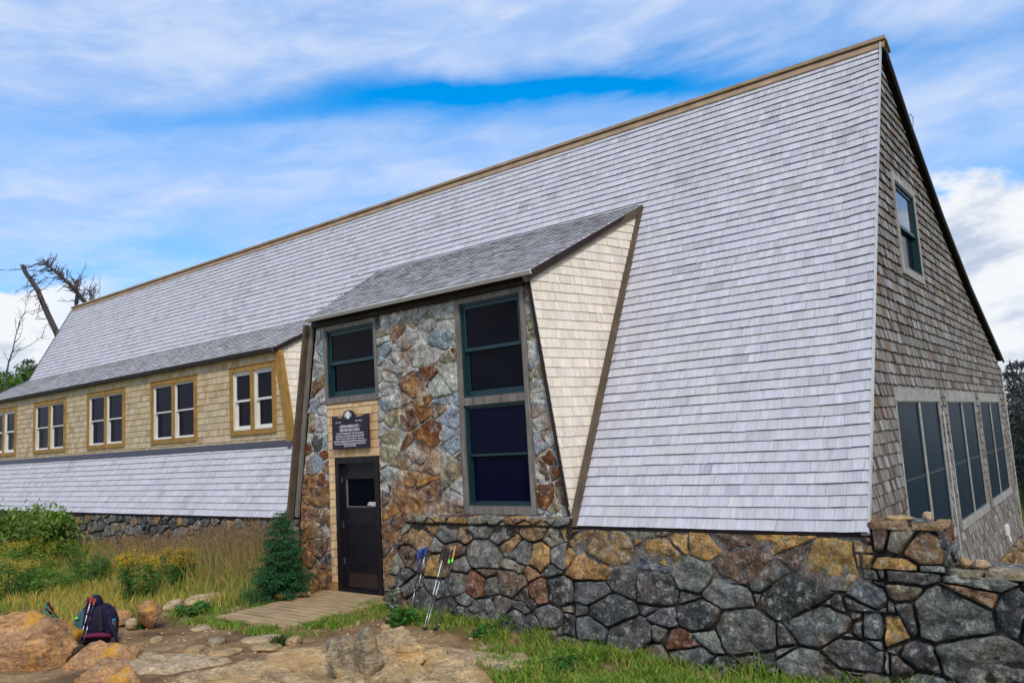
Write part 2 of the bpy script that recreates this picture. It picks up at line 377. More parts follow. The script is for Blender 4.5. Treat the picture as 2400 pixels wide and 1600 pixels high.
# ------------------------------------------------------------------ ground
def gz(x, y):
    x = np.asarray(x, float); y = np.asarray(y, float)
    z = -0.05 - 0.05*sm(-9.2, -7.6, x)*sm(5.5, 7.5, y)
    z = z - 0.22*sm(-8.3, -4.5, x)*sm(6.0, 8.0, y)
    z = z + 0.62*sm(5.4, 1.5, y)*(0.35+0.65*sm(-8.2, -5.5, x))
    z = z - 0.9*sm(-2.6, 0.5, x)*sm(8.8, 12.5, y) - 1.1*sm(-3.4, -2.4, x)*sm(8.85, 9.8, y)
    z = z - 0.02*np.clip(np.hypot(x+8, y-8)-40, 0, None) 
    return z
def gzn(x, y): return float(gz(x, y))+0.05*n3(x, y, 3.3, 0.9)+0.02*n3(x, y, 1.1, 3.1)
def build_ground():
    def axis(lo, hi, step, far):
        a = list(np.arange(lo, hi+1e-6, step)); s = step; x = hi
        while x < far: s *= 1.35; x += s; a.append(x)
        s = step; x = lo
        while x > -far: s *= 1.35; x -= s; a.insert(0, x)
        return a
    xs = axis(-16, 1, 0.09, 1500); ys = axis(1.5, 9.5, 0.09, 1500)
    nx, ny = len(xs), len(ys)
    V = []
    for y in ys:
        for x in xs:
            z = gzn(x, y)
            if -16 <= x <= 1 and 1.5 <= y <= 9.5: z += 0.015*n3(x, y, 7, 7)+0.008*n3(x, y, 2, 17)
            V.append((x, y, z))
    i = np.arange(nx-1)[None, :]+np.arange(ny-1)[:, None]*nx
    Fc = np.stack([i, i+1, i+1+nx, i+nx], -1).reshape(-1, 4)
    t = NT('bare_trampled_soil', 0.95, 0.12); o = t.coord('Object')
    a = t.noise(o, 1.1, 7, 0.62, 0.4); b = t.noise(o, 9, 8, 0.7); c = t.noise(o, 55, 5, 0.7)
    col = t.ramp(a, [(0.34, (0.13, 0.080, 0.042)), (0.48, (0.28, 0.175, 0.085)), (0.62, (0.42, 0.28, 0.145))])
    col = t.mix(1.0, col, t.ramp(b, [(0.3, 0.6), (0.7, 1.35)]), 'MULTIPLY')
    col = t.mix(1.0, col, t.ramp(c, [(0.3, 0.7), (0.7, 1.3)]), 'MULTIPLY')
    vd = t.N.new('ShaderNodeVectorMath'); vd.operation = 'DISTANCE'; t.link(o, vd.inputs[0]); vd.inputs[1].default_value = (-7.5, 5.5, 0)     # trampled yard in front of the door, moss and heath beyond it
    md = t.N.new('ShaderNodeMath'); md.operation = 'ADD'; t.link(vd.outputs['Value'], md.inputs[0]); t.link(a, md.inputs[1]); mr_ = t.N.new('ShaderNodeMapRange'); t.link(md.outputs[0], mr_.inputs[0]); mr_.inputs[1].default_value = 6.2; mr_.inputs[2].default_value = 8.0
    col = t.mix(mr_.outputs[0], col, t.ramp(b, [(0.35, (0.05, 0.07, 0.02)), (0.5, (0.10, 0.13, 0.03)), (0.65, (0.20, 0.18, 0.06))]))
    m_ = t.done(col, t.bump(c, 0.6, 0.01, t.bump(b, 0.8, 0.04)))
    build_np('ground', np.array(V), Fc, None, None, m_, None, True, kind='structure')
build_ground()

# ------------------------------------------------------------------ shingles and stones
def shingles(mb, F, region, holes, ex, th, wr, colfn, u0, u1, v0, v1, gap=0.003, jit=0.003, warp=None, butt=0.45, seed=1, split=None):
    r = random.Random(seed); O, U, V, N_ = F
    nrow = int(math.ceil((v1-v0)/ex))
    for k in range(nrow):
        va = v0+k*ex; vb = min(va+ex, v1); u = u0-r.random()*wr[1]
        rowj = r.uniform(-jit, jit)*0.6; hrow = r.uniform(0, 0.002)
        while u < u1:
            w = r.uniform(*wr)
            if r.random() < 0.12: w *= 0.6
            ja = r.uniform(-jit, jit)+rowj
            if r.random() < 0.012: ja += r.uniform(-0.02, 0.02)
            t_ = th*r.uniform(0.85, 1.2); g2 = gap*r.uniform(0.5, 1.5)
            q = rect(u+g2/2, va+ja, u+w-g2/2, vb+0.012)
            reg = region(u, va, u+w, vb) if callable(region) else region
            if reg:
                for p in pieces(q, reg, holes):
                    c = colfn(u+w/2, va, r); n = len(p); b0 = va+ja
                    top = []; bot = []
                    for (a, b) in p:
                        h = t_*(1-(b-b0)/(ex+0.012)*0.88)+0.001+hrow; wz = warp(a, b) if warp else 0.0
                        top.append(O+U*a+V*b+N_*(h+wz)); bot.append(O+U*a+V*b+N_*(wz-0.004))
                    ou = r.random()*5
                    uv = [(a+ou, b+ou*0.7) for a, b in p]*2
                    fs = [tuple(range(n))]; cols = [c]
                    for i in range(n):
                        j = (i+1) % n; fs.append((n+i, n+j, j, i))
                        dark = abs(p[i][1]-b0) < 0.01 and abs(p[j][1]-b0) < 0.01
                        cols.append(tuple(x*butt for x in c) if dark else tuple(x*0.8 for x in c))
                    mb.add(top+bot, fs, cols, uv)
            u += w
def stones(mb, F, region, holes, sx, sy, seed, gap, H, colfn, rough=0.018, wvar=0.25, res=0.06, jitter=0.42):
    r = random.Random(seed); O, U, V, N_ = F
    xs = [p[0] for p in region]; ys = [p[1] for p in region]
    x0, x1, y0, y1 = min(xs), max(xs), min(ys), max(ys)
    nx = int((x1-x0)/sx)+3; ny = int((y1-y0)/sy)+3
    S = {}
    for i in range(-1, nx):
        for j in range(-1, ny):
            S[i, j] = (x0+(i+0.5+(0.5 if j % 2 else 0)+r.uniform(-jitter, jitter))*sx, y0+(j+0.5+r.uniform(-jitter, jitter))*sy, r.uniform(-1, 1)*wvar)
    asp = sx/sy
    for (i, j), (px, py, w) in S.items():
        P = rect(px-2*sx, py-2*sy, px+2*sx, py+2*sy)
        for di in range(-2, 3):
            for dj in range(-2, 3):
                if (di or dj) and (i+di, j+dj) in S:
                    qx, qy, w2 = S[i+di, j+dj]
                    a = 2*(qx-px); b = 2*(qy-py)*asp*asp
                    c = qx*qx-px*px+asp*asp*(qy*qy-py*py)+(w-w2)*sx*sx*0.5
                    P = clip(P, a, b, c)
                    if len(P) < 3: break
            if len(P) < 3: break
        if len(P) < 3: continue
        for p in pieces(P, region, holes):
            if area(p) < 0 : p = p[::-1]
            if area(p) < 0.0012: continue
            q = p
            for k in range(len(p)):                                 # inset by half the joint
                (a0, b0), (a1, b1) = p[k], p[(k+1) % len(p)]
                L_ = math.hypot(a1-a0, b1-b0)
                if L_ < 1e-6: continue
                na, nb = (b1-b0)/L_, -(a1-a0)/L_
                q = clip(q, na, nb, na*a0+nb*b0-gap*0.5*r.uniform(0.25, 1.7))
                if len(q) < 3: break
            if len(q) < 3 or area(q) < 0.001: continue
            ch = []                                                 # knock the corners off
            for k in range(len(q)):
                a, b = q[k], q[(k+1) % len(q)]; t = r.uniform(0.03, 0.11)
                ch += [(a[0]+(b[0]-a[0])*t, a[1]+(b[1]-a[1])*t), (a[0]+(b[0]-a[0])*(1-t), a[1]+(b[1]-a[1])*(1-t))]
            dn = []
            for k in range(len(ch)):
                a, b = ch[k], ch[(k+1) % len(ch)]; L_ = math.hypot(b[0]-a[0], b[1]-a[1]); m_ = max(1, int(L_/res))
                dn += [(a[0]+(b[0]-a[0])*s/m_, a[1]+(b[1]-a[1])*s/m_) for s in range(m_)]
            cx = sum(a for a, b in dn)/len(dn); cy = sum(b for a, b in dn)/len(dn); n = len(dn)
            amp = min(0.012, 0.06*math.sqrt(area(q)))
            dn = [(a+amp*n3(a, b, seed, 14), b+amp*n3(a, b, seed+9, 14)) for a, b in dn]
            col = colfn(cx, cy, r); hh = H*r.uniform(0.55, 1.25); tu, tv = r.uniform(-.14, .14), r.uniform(-.14, .14)
            verts = []; size = math.sqrt(area(q))
            for s, h in ((1.0, -0.03), (0.993, 0.5), (0.968, 0.82), (0.89, 0.97), (0.6, 1.0), (0.3, 1.0)):
                for a, b in dn:
                    A_, B_ = cx+(a-cx)*s, cy+(b-cy)*s
                    z = (hh*h if h > 0 else -0.03)
                    if h > 0: z += (tu*(A_-cx)+tv*(B_-cy))*h*min(1, size*3)+rough*fb(A_, B_, seed*1.7+hh*90, 7, 3)*min(1, h+0.2)
                    verts.append(O+U*A_+V*B_+N_*z)
            verts.append(O+U*cx+V*cy+N_*(hh*1.02+rough*fb(cx, cy, seed*1.7+hh*90, 7, 3)))
            fs = [(m_*n+k, m_*n+(k+1) % n, (m_+1)*n+(k+1) % n, (m_+1)*n+k) for m_ in range(5) for k in range(n)]
            fs += [(5*n+k, 5*n+(k+1) % n, 6*n) for k in range(n)]
            mb.add(verts, fs, col)
def frame(O, U, V): U = nrm(U); V = nrm(V); return (A(*O), U, V, np.cross(U, V))
def front(y): return frame((0, y, 0), (1, 0, 0), (0, 0, 1))
def pick(r, pal): 
    x = r.random()*sum(p[0] for p in pal)
    for w, c in pal:
        x -= w
        if x <= 0: k = r.uniform(0.8, 1.2); return tuple(v*k*r.uniform(0.95, 1.05) for v in c)
    return pal[-1][1]

# ------------------------------------------------------------------ the hut
XG, XL = -2.18, -28.45
hut = thing('mountain_hut', 'grey shingled A-frame mountain hut with a stone entrance bay and stone base', 'hut', (-12, 9, 0))
RO = frame((0, 8.42, 1.158), (1, 0, 0), (0, 3.43, 6.44)); RL = math.hypot(3.43, 6.44)
def rv(z): return (z-1.158)/RO[2][2]
BAYR = rect(-11.78, -0.1, -5.70, rv(5.80)); DOR = rect(XL-1, rv(2.47), -12.47, rv(5.02))
def roof_col(u, v, r):
    k = r.uniform(0.95, 1.05)
    if r.random() < 0.08: k *= 0.92
    w = r.uniform(-0.02, 0.03)
    c = (0.64*k, 0.62*k, (0.635+w)*k)
    g_ = n3(u*0.9, v*0.25, 8.0)
    kk = 1-0.16*min(1, max(0, g_-0.10)*2.2)*r.random()
    if r.random() < 0.02: kk *= 0.82
    c = tuple(x*kk for x in c)
    return c
def roof_warp(u, v):
    return 0.035*float(sm(XG-0.45, XG, u))*float(sm(RL-0.1, RL-0.6, v))+0.006*n3(u*0.5, v*0.5, 4.0)
mb = MB()
for p in (rect(XL, 0, -11.78, RL), rect(-11.78, rv(5.80), -5.70, RL), rect(-5.70, 0, XG, RL)):
    for q in pieces(p, rect(XL, 0, XG-0.075, RL), []): mb.prism(q, -0.14, -0.006, RO)
mb.build('roof_deck', MT['underlay'], hut)
mb = MB()
def roof_region(ua, va, ub, vb): return rect(XL, -0.03, XG, RL-0.02)
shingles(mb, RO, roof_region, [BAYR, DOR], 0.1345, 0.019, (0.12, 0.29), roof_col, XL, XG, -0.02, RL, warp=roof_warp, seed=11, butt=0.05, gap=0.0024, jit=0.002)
roof = mb.build('roof', MT['roof'], hut)
# ridge boards
mb = MB()
mb.box((XL-.03, RL-0.105, 0.006), (XG+.05, RL+0.02, 0.036), F=RO)
mb.bar((XL-.03, 11.87, 7.665), (XG+.07, 11.87, 7.665), 0.16, 0.05, up=(0, 0.10, 0.99)); mb.bar((XL-.03, 12.02, 7.61), (XG+.07, 12.02, 7.61), 0.22, 0.028, up=(0, 0.5, 0.86))
mb.build('ridge_cap', MT['ridge'], hut)
# pale strip along the front rake
mb = MB(); mb.box((XG-0.08, -0.03, -0.016), (XG-0.008, RL, -0.006), F=RO); mb.box((XG-0.008, -0.03, -0.016), (XG+0.008, RL, 0.052), F=RO); mb.build('rake_edge', MT['metal_light'], hut)

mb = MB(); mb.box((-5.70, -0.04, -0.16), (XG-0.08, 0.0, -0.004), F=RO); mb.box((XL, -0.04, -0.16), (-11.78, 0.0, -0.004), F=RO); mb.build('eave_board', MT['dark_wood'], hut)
# rear roof slope: slightly sagging line read at the overhang plane
XR = -2.165
RB = [onX(px, py, XR)[1:] for px, py in ((2068, 100), (2129.6, 289.6), (2206, 504), (2272.4, 672), (2349.8, 845.7))]
RB[0] = A(11.92, 7.56)
mb = MB()
for i in range(len(RB)-1):
    (ya, za), (yb, zb) = RB[i], RB[i+1]
    d = nrm(A(0, yb-ya, zb-za)); Fr = frame((0, ya, za), (-1, 0, 0), d); L_ = math.hypot(yb-ya, zb-za)
    mb.box((-XR+0.001*i, -0.005, -0.15), (-XL, L_, 0), F=Fr)
mb.box((0, 0, 0), (0.001, 0.001, 0.001), F=frame((-10, 12, 5), (1, 0, 0), (0, 1, 0)))
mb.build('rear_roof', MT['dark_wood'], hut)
mb = MB(); 
for i in range(len(RB)-1):
    (ya, za), (yb, zb) = RB[i], RB[i+1]; mb.bar((XR+0.02, ya, za-0.02), (XR+0.02, yb, zb-0.02), 0.035, 0.05, up=(0, 0, 1))
mb.build('rear_drip_edge', MT['flash'], hut)
# gable wall
XW = -2.25; GF = frame((XW, 0, 0), (0, 1, 0), (0, 0, 1))
def rear_at(z):
    zz = z+0.15
    for (ya, za), (yb, zb) in zip(RB[:-1], RB[1:]):
        if zb <= zz <= za: return ((ya, za-.15), (yb, zb-.15))
    return ((RB[0][0], RB[0][1]-.15), (RB[1][0], RB[1][1]-.15)) if zz > RB[0][1] else None
FR0 = (8.465, 1.18); FRT = (11.86, 7.555)
def gable_region(ua, va, ub, vb):
    vm = (va+vb)/2
    P = rect(8.465, -0.46, 21.27, 7.5)
    a, b = (FRT[1]-FR0[1]), -(FRT[0]-FR0[0]); P = clip(P, -a, -b, -(a*FR0[0]+b*FR0[1]))
    s = rear_at(vm)
    if s: 
        (ya, za), (yb, zb) = s; P = clip(P, -(zb-za), (yb-ya), -(zb-za)*ya+(yb-ya)*za)
    return P if len(P) > 2 else None
GW = [(10.38, 0.51, 13.22, 2.64), (13.77, 0.51, 16.66, 2.64), (17.16, 0.51, 20.12, 2.64)]; GU = (11.68, 4.23, 13.12, 5.68)
gh = [rect(*g) for g in GW]+[rect(*GU)]
def gable_col(u, v, r):
    pal = [(4, (0.27, 0.24, 0.21)), (3, (0.20, 0.17, 0.14)), (1.6, (0.13, 0.10, 0.08)), (2.2, (0.36, 0.34, 0.32)), (0.4, (0.26, 0.15, 0.08))]
    return pick(r, pal)
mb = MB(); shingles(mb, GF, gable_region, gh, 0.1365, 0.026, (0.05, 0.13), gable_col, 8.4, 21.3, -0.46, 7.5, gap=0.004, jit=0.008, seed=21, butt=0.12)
mb.build('gable_wall', MT['gable'], hut)
mb = MB()
zs = [FR0[0], 12.3, 14, 16, 18, 20, 21.25]
def topz(y):
    f = FR0[1]+(y-FR0[0])*(FRT[1]-FR0[1])/(FRT[0]-FR0[0])
    rb = np.interp(y, [p[0] for p in RB], [p[1] for p in RB])-0.17
    return min(f, rb)
ygrid = sorted(set([8.47, 9.5, 10.38, 11.68, 11.9, 12.4, 13.12, 13.22, 13.77, 15, 16.66, 17.16, 18.6, 20.12, 21.25]))
for a, b in zip(ygrid[:-1], ygrid[1:]):
    for q in pieces([(a, -0.5), (b, -0.5), (b, topz(b)-.02), (a, topz(a)-.02)], rect(0, -2, 40, 9), gh): mb.prism(q, -0.16, -0.004, GF)
mb.build('gable_sheathing', MT['underlay'], hut)
mb = MB(); mb.box((21.20, -0.5, 0.0), (21.29, 3.08, 0.03), F=GF); mb.build('corner_board', MT['metal_light'], hut)
mb = MB()
mb.box((XL, 21.1, -0.6), (XW-0.02, 21.25, 2.95)); mb.build('rear_wall', MT['gable'], hut)
mb = MB(); Fl = frame((XL+0.1, 0, 0), (0, 1, 0), (0, 0, 1))
for a, b in zip(ygrid[:-1], ygrid[1:]): mb.prism([(a, -0.5), (b, -0.5), (b, topz(b)-.05), (a, topz(a)-.05)], -0.1, 0, Fl)
mb.build('far_gable_wall', MT['gable'], hut)

# ---- windows
def bars(mb, F, u0, v0, u1, v1, w, h0, h1, wb=None, wt=None):
    wb = w if wb is None else wb; wt = w if wt is None else wt
    mb.box((u0, v0, h0), (u1, v0+wb, h1), F=F); mb.box((u0, v1-wt, h0), (u1, v1, h1), F=F)
    mb.box((u0, v0+wb, h0), (u0+w, v1-wt, h1), F=F); mb.box((u1-w, v0+wb, h0), (u1, v1-wt, h1), F=F)
def light(F, win, u0, v0, u1, v1, h, sash, pane, w=0.045, rail=True, pane2=None, jw=0.03):
    vm = (v0+v1)/2
    mb = MB(); bars(mb, F, u0, v0, u1, v1, jw+0.001, h-0.10, h+0.015)
    mb.build('jamb', MT[sash], win)
    mb = MB(); bars(mb, F, u0+jw, vm-.02, u1-jw, v1-jw, w, h-0.05, h-0.012, wb=max(w,.03)); mb.build('sash', MT[sash], win)
    mb = MB(); bars(mb, F, u0+jw, v0+jw, u1-jw, vm+.02, w, h-0.088, h-0.052, wb=w*1.3, wt=0.04); mb.build('sash', MT[sash], win)
    mb = MB(); mb.box((u0+jw+w, vm+.02, h-0.035), (u1-jw-w, v1-jw-w, h-0.027), F=F); mb.build('pane', MT[pane], win)
    mb = MB(); mb.box((u0+jw+w, v0+jw+w*1.3, h-0.074), (u1-jw-w, vm-.02, h-0.066), F=F); mb.build('pane', MT[pane2 or pane], win)
# gable: three pairs behind insect screens
for n, (a, b, c, d) in enumerate(GW):
    mb = MB(); m_ = (a+c)/2
    mb.box((a, b+0.12, -0.06), (a+0.07, d-0.17, 0.022), F=GF); mb.box((c-0.07, b+0.12, -0.06), (c, d-0.17, 0.022), F=GF); mb.box((m_-0.045, b+0.12, -0.06), (m_+0.045, d-0.17, 0.018), F=GF)
    mb.box((a-0.03, d-0.17, -0.06), (c+0.03, d, 0.030), F=GF); mb.box((a-0.02, b, -0.06), (c+0.02, b+0.12, 0.045), F=GF)
    win = mb.build('window', MT['grey_wood_h'], hut)
    for s0, s1 in ((a+.075, m_-.05), (m_+.05, c-.075)):
        mb = MB(); bars(mb, GF, s0, b+.12, s1, d-.17, 0.022, -0.02, 0.006); mb.box((s0, (b+d)/2-0.10, -0.014), (s1, (b+d)/2-0.07, -0.001), F=GF); mb.build('screen_frame', MT['green'], win)
        mb = MB(); mb.box((s0+.022, b+.142, -0.02), (s1-.022, d-.192, -0.006), F=GF); mb.build('screen', MT['screen'], win)
a, b, c, d = GU; mb = MB(); bars(mb, GF, a, b, c, d, 0.09, -0.10, 0.045, wb=0.10, wt=0.10); win = mb.build('window', MT['grey_wood_h'], hut)
light(GF, win, a+.09, b+.10, c-.09, d-.10, 0.02, 'green', 'pane_sky', 0.05, pane2='pane_blue')
# white conduit and a small vent
mb = MB(); mb.tube([(XW+.035, 13.33, 2.32), (XW+.035, 13.37, -0.3)], 0.012, 8); mb.build('conduit', MT['metal_light'], hut)
mb = MB(); mb.box((18.2, -0.16, 0.02), (18.42, 0.06, 0.10), F=GF, bev=0.02); mb.tube([(XW+.08, 18.31, -0.16), (XW+.10, 18.31, -0.26)], 0.03, 8); mb.build('wall_lamp', MT['white'], hut)
mb = MB(); mb.tube([onX(*p, XR+.03) for p in ((2128, 275), (2134, 268), (2140, 276), (2140, 294), (2136, 302))], 0.006, 5); mb.build('cable', MT['flash'], hut)

# ---- entrance bay
WY = 8.52; BF = front(WY)
BP = [(-11.45, -0.35), (-5.75, -0.35), (-5.80, 1.28), (-6.28, 4.42), (-10.86, 4.47), (-11.42, 1.28)]
W1 = (-10.66, 3.03, -9.35, 4.345); W2 = (-7.63, 1.262, -6.345, 4.355); CP = (-10.63, -0.35, -9.385, 3.03)
bh = [rect(*W1), rect(*W2), rect(*CP)]
blue = (0.33, 0.38, 0.43); pale = (0.50, 0.51, 0.46); tan = (0.36, 0.31, 0.19); rust = (0.20, 0.07, 0.025); orange = (0.50, 0.27, 0.07); dark = (0.085, 0.085, 0.095); brown = (0.20, 0.13, 0.075)
def bay_col(u, v, r):
    path = -8.35-0.35*sm(3.6, 2.2, v)+0.2*math.sin(v*2.3)
    p = 0.85*math.exp(-((u-path)/0.42)**2)*float(sm(4.1, 3.3, v))+0.75*float(sm(2.0, 0.9, v))+(0.5 if u < -10.7 and v < 2.7 else 0)
    if u > -6.3: p = 0.12+(0.75 if (u > -6.25 and v < 2.35) else 0)*(0.6)
    if r.random() < p*0.85: return pick(r, [(2.5, rust), (3, brown), (1.0, orange), (1.4, dark), (1.4, tan)])
    return pick(r, [(2.6, blue), (5, pale), (2.2, tan), (0.7, dark), (0.5, brown), (2.0, (0.50, 0.50, 0.45))])
mb = MB(); stones(mb, BF, BP, bh, 0.335, 0.225, 31, 0.026, 0.026, bay_col, rough=0.026, wvar=0.9, res=0.035, jitter=0.5)
mb.build('stone_wall', MT['stone_bay'], hut, True)
mb = MB()
for q in pieces(BP, rect(-20, -2, 0, 9), bh): mb.prism(q, -0.25, 0.006, BF, (0.56, 0.53, 0.45))
mb.build('mortar', MT['mortar_bay'], hut)
def fresh(u, v, r): k = r.uniform(0.88, 1.08); return (0.84*k, (0.57+r.uniform(-.03, .03))*k, 0.30*k) if r.random() > 0.15 else (0.66*k, 0.42*k, 0.20*k)
mb = MB(); dr = rect(-10.44, -0.4, -9.39, 2.135)
shingles(mb, front(WY-0.0), rect(-10.63, 0.13, -9.385, 3.02), [dr], 0.135, 0.014, (0.1, 0.24), fresh, -10.64, -9.38, 0.12, 3.02, seed=5, butt=0.3)
mb.build('cedar_panel', MT['cedar_stain'], hut)
mb = MB(); 
for q in pieces(rect(-10.63, -0.1, -9.385, 3.02), rect(-20, -2, 0, 9), [dr]): mb.prism(q, -0.2, -0.004, BF)
mb.build('panel_backing', MT['underlay'], hut)
mb = MB(); mb.box((-10.635, -0.02, -0.02), (-10.445, 0.125, 0.03), F=BF); mb.build('base_block', MT['ochre'], hut)
# door
mb = MB(); bars(mb, BF, -10.44, 0.0, -9.39, 2.135, 0.085, -0.12, 0.045, wb=0.035, wt=0.10); door = mb.build('door', MT['door'], hut)
mb = MB(); a, c = -10.355, -9.475; h0, h1 = -0.075, -0.03
mb.box((a, 0.035, h0), (a+.10, 2.035, h1), F=BF); mb.box((c-.10, 0.035, h0), (c, 2.035, h1), F=BF)
for z0_, z1_ in ((0.035, 0.07), (0.30, 0.37), (1.04, 1.12), (1.27, 1.33), (1.78, 1.84), (1.985, 2.035)): mb.box((a+.10, z0_, h0), (c-.10, z1_, h1+0.003), F=BF)
mb.box((a+.10, 1.12, h0), (c-.10, 1.27, h1-.012), F=BF); mb.box((a+.10, 1.84, h0), (c-.10, 1.985, h1-.014), F=BF)
for i in range(6):
    w = (c-a-0.2)/6; mb.box((a+.10+i*w+.003, .37, h0), (a+.10+(i+1)*w-.003, 1.04, h1-.012), F=BF)
mb.build('door_leaf', MT['door'], door)
mb = MB(); mb.box((a+.10, .07, h0), (c-.10, .30, h1-.006), F=BF); mb.build('kick_plate', MT['door_brown'], door)
mb = MB(); mb.box((a+.10, 1.33, -0.068), (c-.10, 1.78, -0.060), F=BF); mb.build('pane', MT['pane'], door)
mb = MB(); mb.box((a+.10, 1.33, -0.058), (a+.112, 1.78, -0.03), F=BF); mb.box((a+.10, 1.33, -0.058), (c-.10, 1.342, -0.026), F=BF); mb.build('pane_bead', MT['grey_wood'], door)
mb = MB(); mb.box((c-.225, 1.345, -0.028), (c-.035, 1.415, -0.002), F=BF, bev=0.008); mb.tube([(c-.19, WY+.0, 1.38), (c-.19, WY-.03, 1.38)], 0.018, 10); mb.build('handle', MT['metal_light'], door)
mb = MB()
for z in (0.42, 1.0, 1.72):
    mb = MB(); mb.box((a-.03, z, -0.03), (a+.02, z+.10, -0.022), F=BF); mb.tube([(a-.005, WY+.02, z-.005), (a-.005, WY+.02, z+.105)], 0.008, 6)
    mb.build('hinge', MT['flash'], door)
# window over the door
a, b, c, d = W1; mb = MB(); bars(mb, BF, a, b, c, d, 0.055, -0.14, 0.035, wb=0.10, wt=0.075); win = mb.build('window', MT['grey_wood'], hut)
light(BF, win, a+.055, b+.10, c-.055, d-.075, -0.01, 'green', 'pane', 0.055)
# tall window: two double-hung units one over the other
a, b, c, d = W2; mb = MB(); bars(mb, BF, a, b, c, d, 0.08, -0.14, 0.035, wb=0.11, wt=0.08); mb.box((a+.08, 2.79, -0.14), (c-.08, 2.90, 0.034), F=BF); win = mb.build('window', MT['grey_wood'], hut)
light(BF, win, a+.08, 2.90, c-.08, d-.08, -0.01, 'green', 'pane', 0.05)
light(BF, win, a+.08, b+.11, c-.08, 2.79, -0.01, 'green', 'pane_blue', 0.022)
# bay roof
BR = frame((0, 8.30, 4.50), (1, 0, 0), (0, 2.62, 1.36)); BL = 2.95
BRP = [(-10.84, 0), (-6.10, 0), (-5.69, BL), (-11.90, BL)]
def old_col(u, v, r): return pick(r, [(3, (0.64, 0.61, 0.60)), (3, (0.57, 0.54, 0.52)), (0.7, (0.44, 0.41, 0.38)), (2, (0.70, 0.67, 0.67))])
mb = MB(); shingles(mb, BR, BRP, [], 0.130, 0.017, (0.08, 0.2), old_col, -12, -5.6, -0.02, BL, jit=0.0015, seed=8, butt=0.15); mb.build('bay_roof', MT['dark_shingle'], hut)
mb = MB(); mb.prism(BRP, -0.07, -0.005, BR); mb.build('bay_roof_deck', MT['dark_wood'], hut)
mb = MB(); mb.box((-10.88, -0.035, -0.045), (-6.06, 0.0, 0.010), F=BR); mb.build('drip_edge', MT['metal_light'], hut)
mb = MB(); mb.box((-10.90, 4.36, 0.0), (-6.30, 4.53, 0.09), F=BF); mb.box((-10.85, 4.475, 0.09), (-6.2, 4.50, 0.22), F=BF); mb.build('header_beam', MT['dark_wood'], hut)
P_B = A(-5.80, 8.50, 1.20); P_T = A(-6.22, 8.47, 4.47); P_A = A(-5.735, 10.93, 5.86)
N_ = nrm(np.cross(P_A-P_B, P_T-P_B)); U_ = nrm(np.cross(A(0, 0, 1), N_)); CF = (P_B, U_, np.cross(N_, U_), N_)
to2 = lambda F, P: (float(np.dot(P-F[0], F[1])), float(np.dot(P-F[0], F[2])))
def cheek_col(u, v, r): k = r.uniform(0.92, 1.07); return (0.86*k, 0.76*k, 0.62*k) if r.random() > 0.3 else (0.82*k, 0.74*k, 0.63*k)
CP2 = [to2(CF, p) for p in (P_B, P_A, P_T)]
mb = MB(); shingles(mb, CF, CP2, [], 0.1345, 0.013, (0.1, 0.24), cheek_col, -0.7, 3.2, 0.0, 5.2, seed=17, butt=0.3); mb.build('bay_cheek', MT['cedar'], hut)
mb = MB(); mb.prism(CP2, -0.05, -0.004, CF)
mb.build('cheek_backing', MT['underlay'], hut); mb = MB()
P_B2 = A(-11.62, 8.50, 1.2); P_T2 = A(-11.0, 8.5, 4.47); P_A2 = A(-11.85, 10.93, 5.86)
N2 = nrm(np.cross(P_T2-P_B2, P_A2-P_B2)); U2 = nrm(np.cross(A(0, 0, 1), N2)); CF2 = (P_B2, U2, np.cross(N2, U2), N2)
mb.prism([to2(CF2, p) for p in (P_B2, P_T2, P_A2)], -0.05, -0.004, CF2); mb.build('cheek_backing', MT['underlay'], hut)
mb = MB(); shingles(mb, CF2, [to2(CF2, p) for p in (P_B2, P_T2, P_A2)], [], 0.1345, 0.013, (0.1, 0.24), cheek_col, -3.2, 3.2, 0.0, 5.2, seed=18, butt=0.3); mb.build('bay_cheek', MT['cedar'], hut)
mb = MB(); mb.bar(P_T+A(.03, -.16, -.06), P_A+A(.03, -.02, -.07), 0.05, 0.11, up=(0, 0, 1)); mb.build('bay_rake_board', MT['trim_brown'], hut)
mb = MB(); mb.box((-5.765, -0.04, -0.10), (-5.655, rv(5.80), 0.035), F=RO); mb.build('roof_edge_trim', MT['trim_brown'], hut)
mb = MB(); mb.bar((-6.245, WY-.055, 4.40), (-5.80, WY-.075, 1.22), 0.02, 0.03, up=(0, 1, 0)); mb.build('cheek_edge', MT['dark_wood'], hut)
mb = MB(); mb.bar((-10.955, WY-.035, 4.42), (-11.50, WY-.035, 1.16), 0.085, 0.04, up=(0, 1, 0)); mb.build('corner_board', MT['grey_wood'], hut)
mb = MB(); mb.bar((-11.05, WY-.07, 4.44), (-11.62, WY-.10, 1.12), 0.06, 0.11, up=(0, 1, 0)); mb.build('roof_edge_trim', MT['trim_brown'], hut)

# ---- long dormer on the left
DY = 9.13; DF = front(DY)
DP = [(XL, 2.44), (-12.49, 2.50), (-12.86, 4.26), (XL, 4.26)]
def px_rect(tl, tr, bl, br):
    P = [onY(*p, DY) for p in (tl, tr, bl, br)]
    return ((P[0][0]+P[2][0])/2, (P[2][2]+P[3][2])/2, (P[1][0]+P[3][0])/2, (P[0][2]+P[1][2])/2)
DW = [px_rect((540.9, 858.7), (647.6, 843), (543.6, 1023.6), (649.6, 1015)), px_rect((355.8, 896), (464.6, 876.5), (357.8, 1041.8), (462.6, 1032.7)),
      px_rect((207, 919), (295, 905), (207, 1053), (294.5, 1046.5)), px_rect((82, 942), (157, 930), (81, 1063), (156, 1057))]
u1 = onY(41.5, 948.5, DY)[0]; DW.append((u1-1.9, DW[3][1], u1, DW[3][3]))
DW = [(a, 2.62+0.04*(i == 0), c, 4.05) for i, (a, b, c, d) in enumerate(DW)]
dh = [rect(*w) for w in DW]
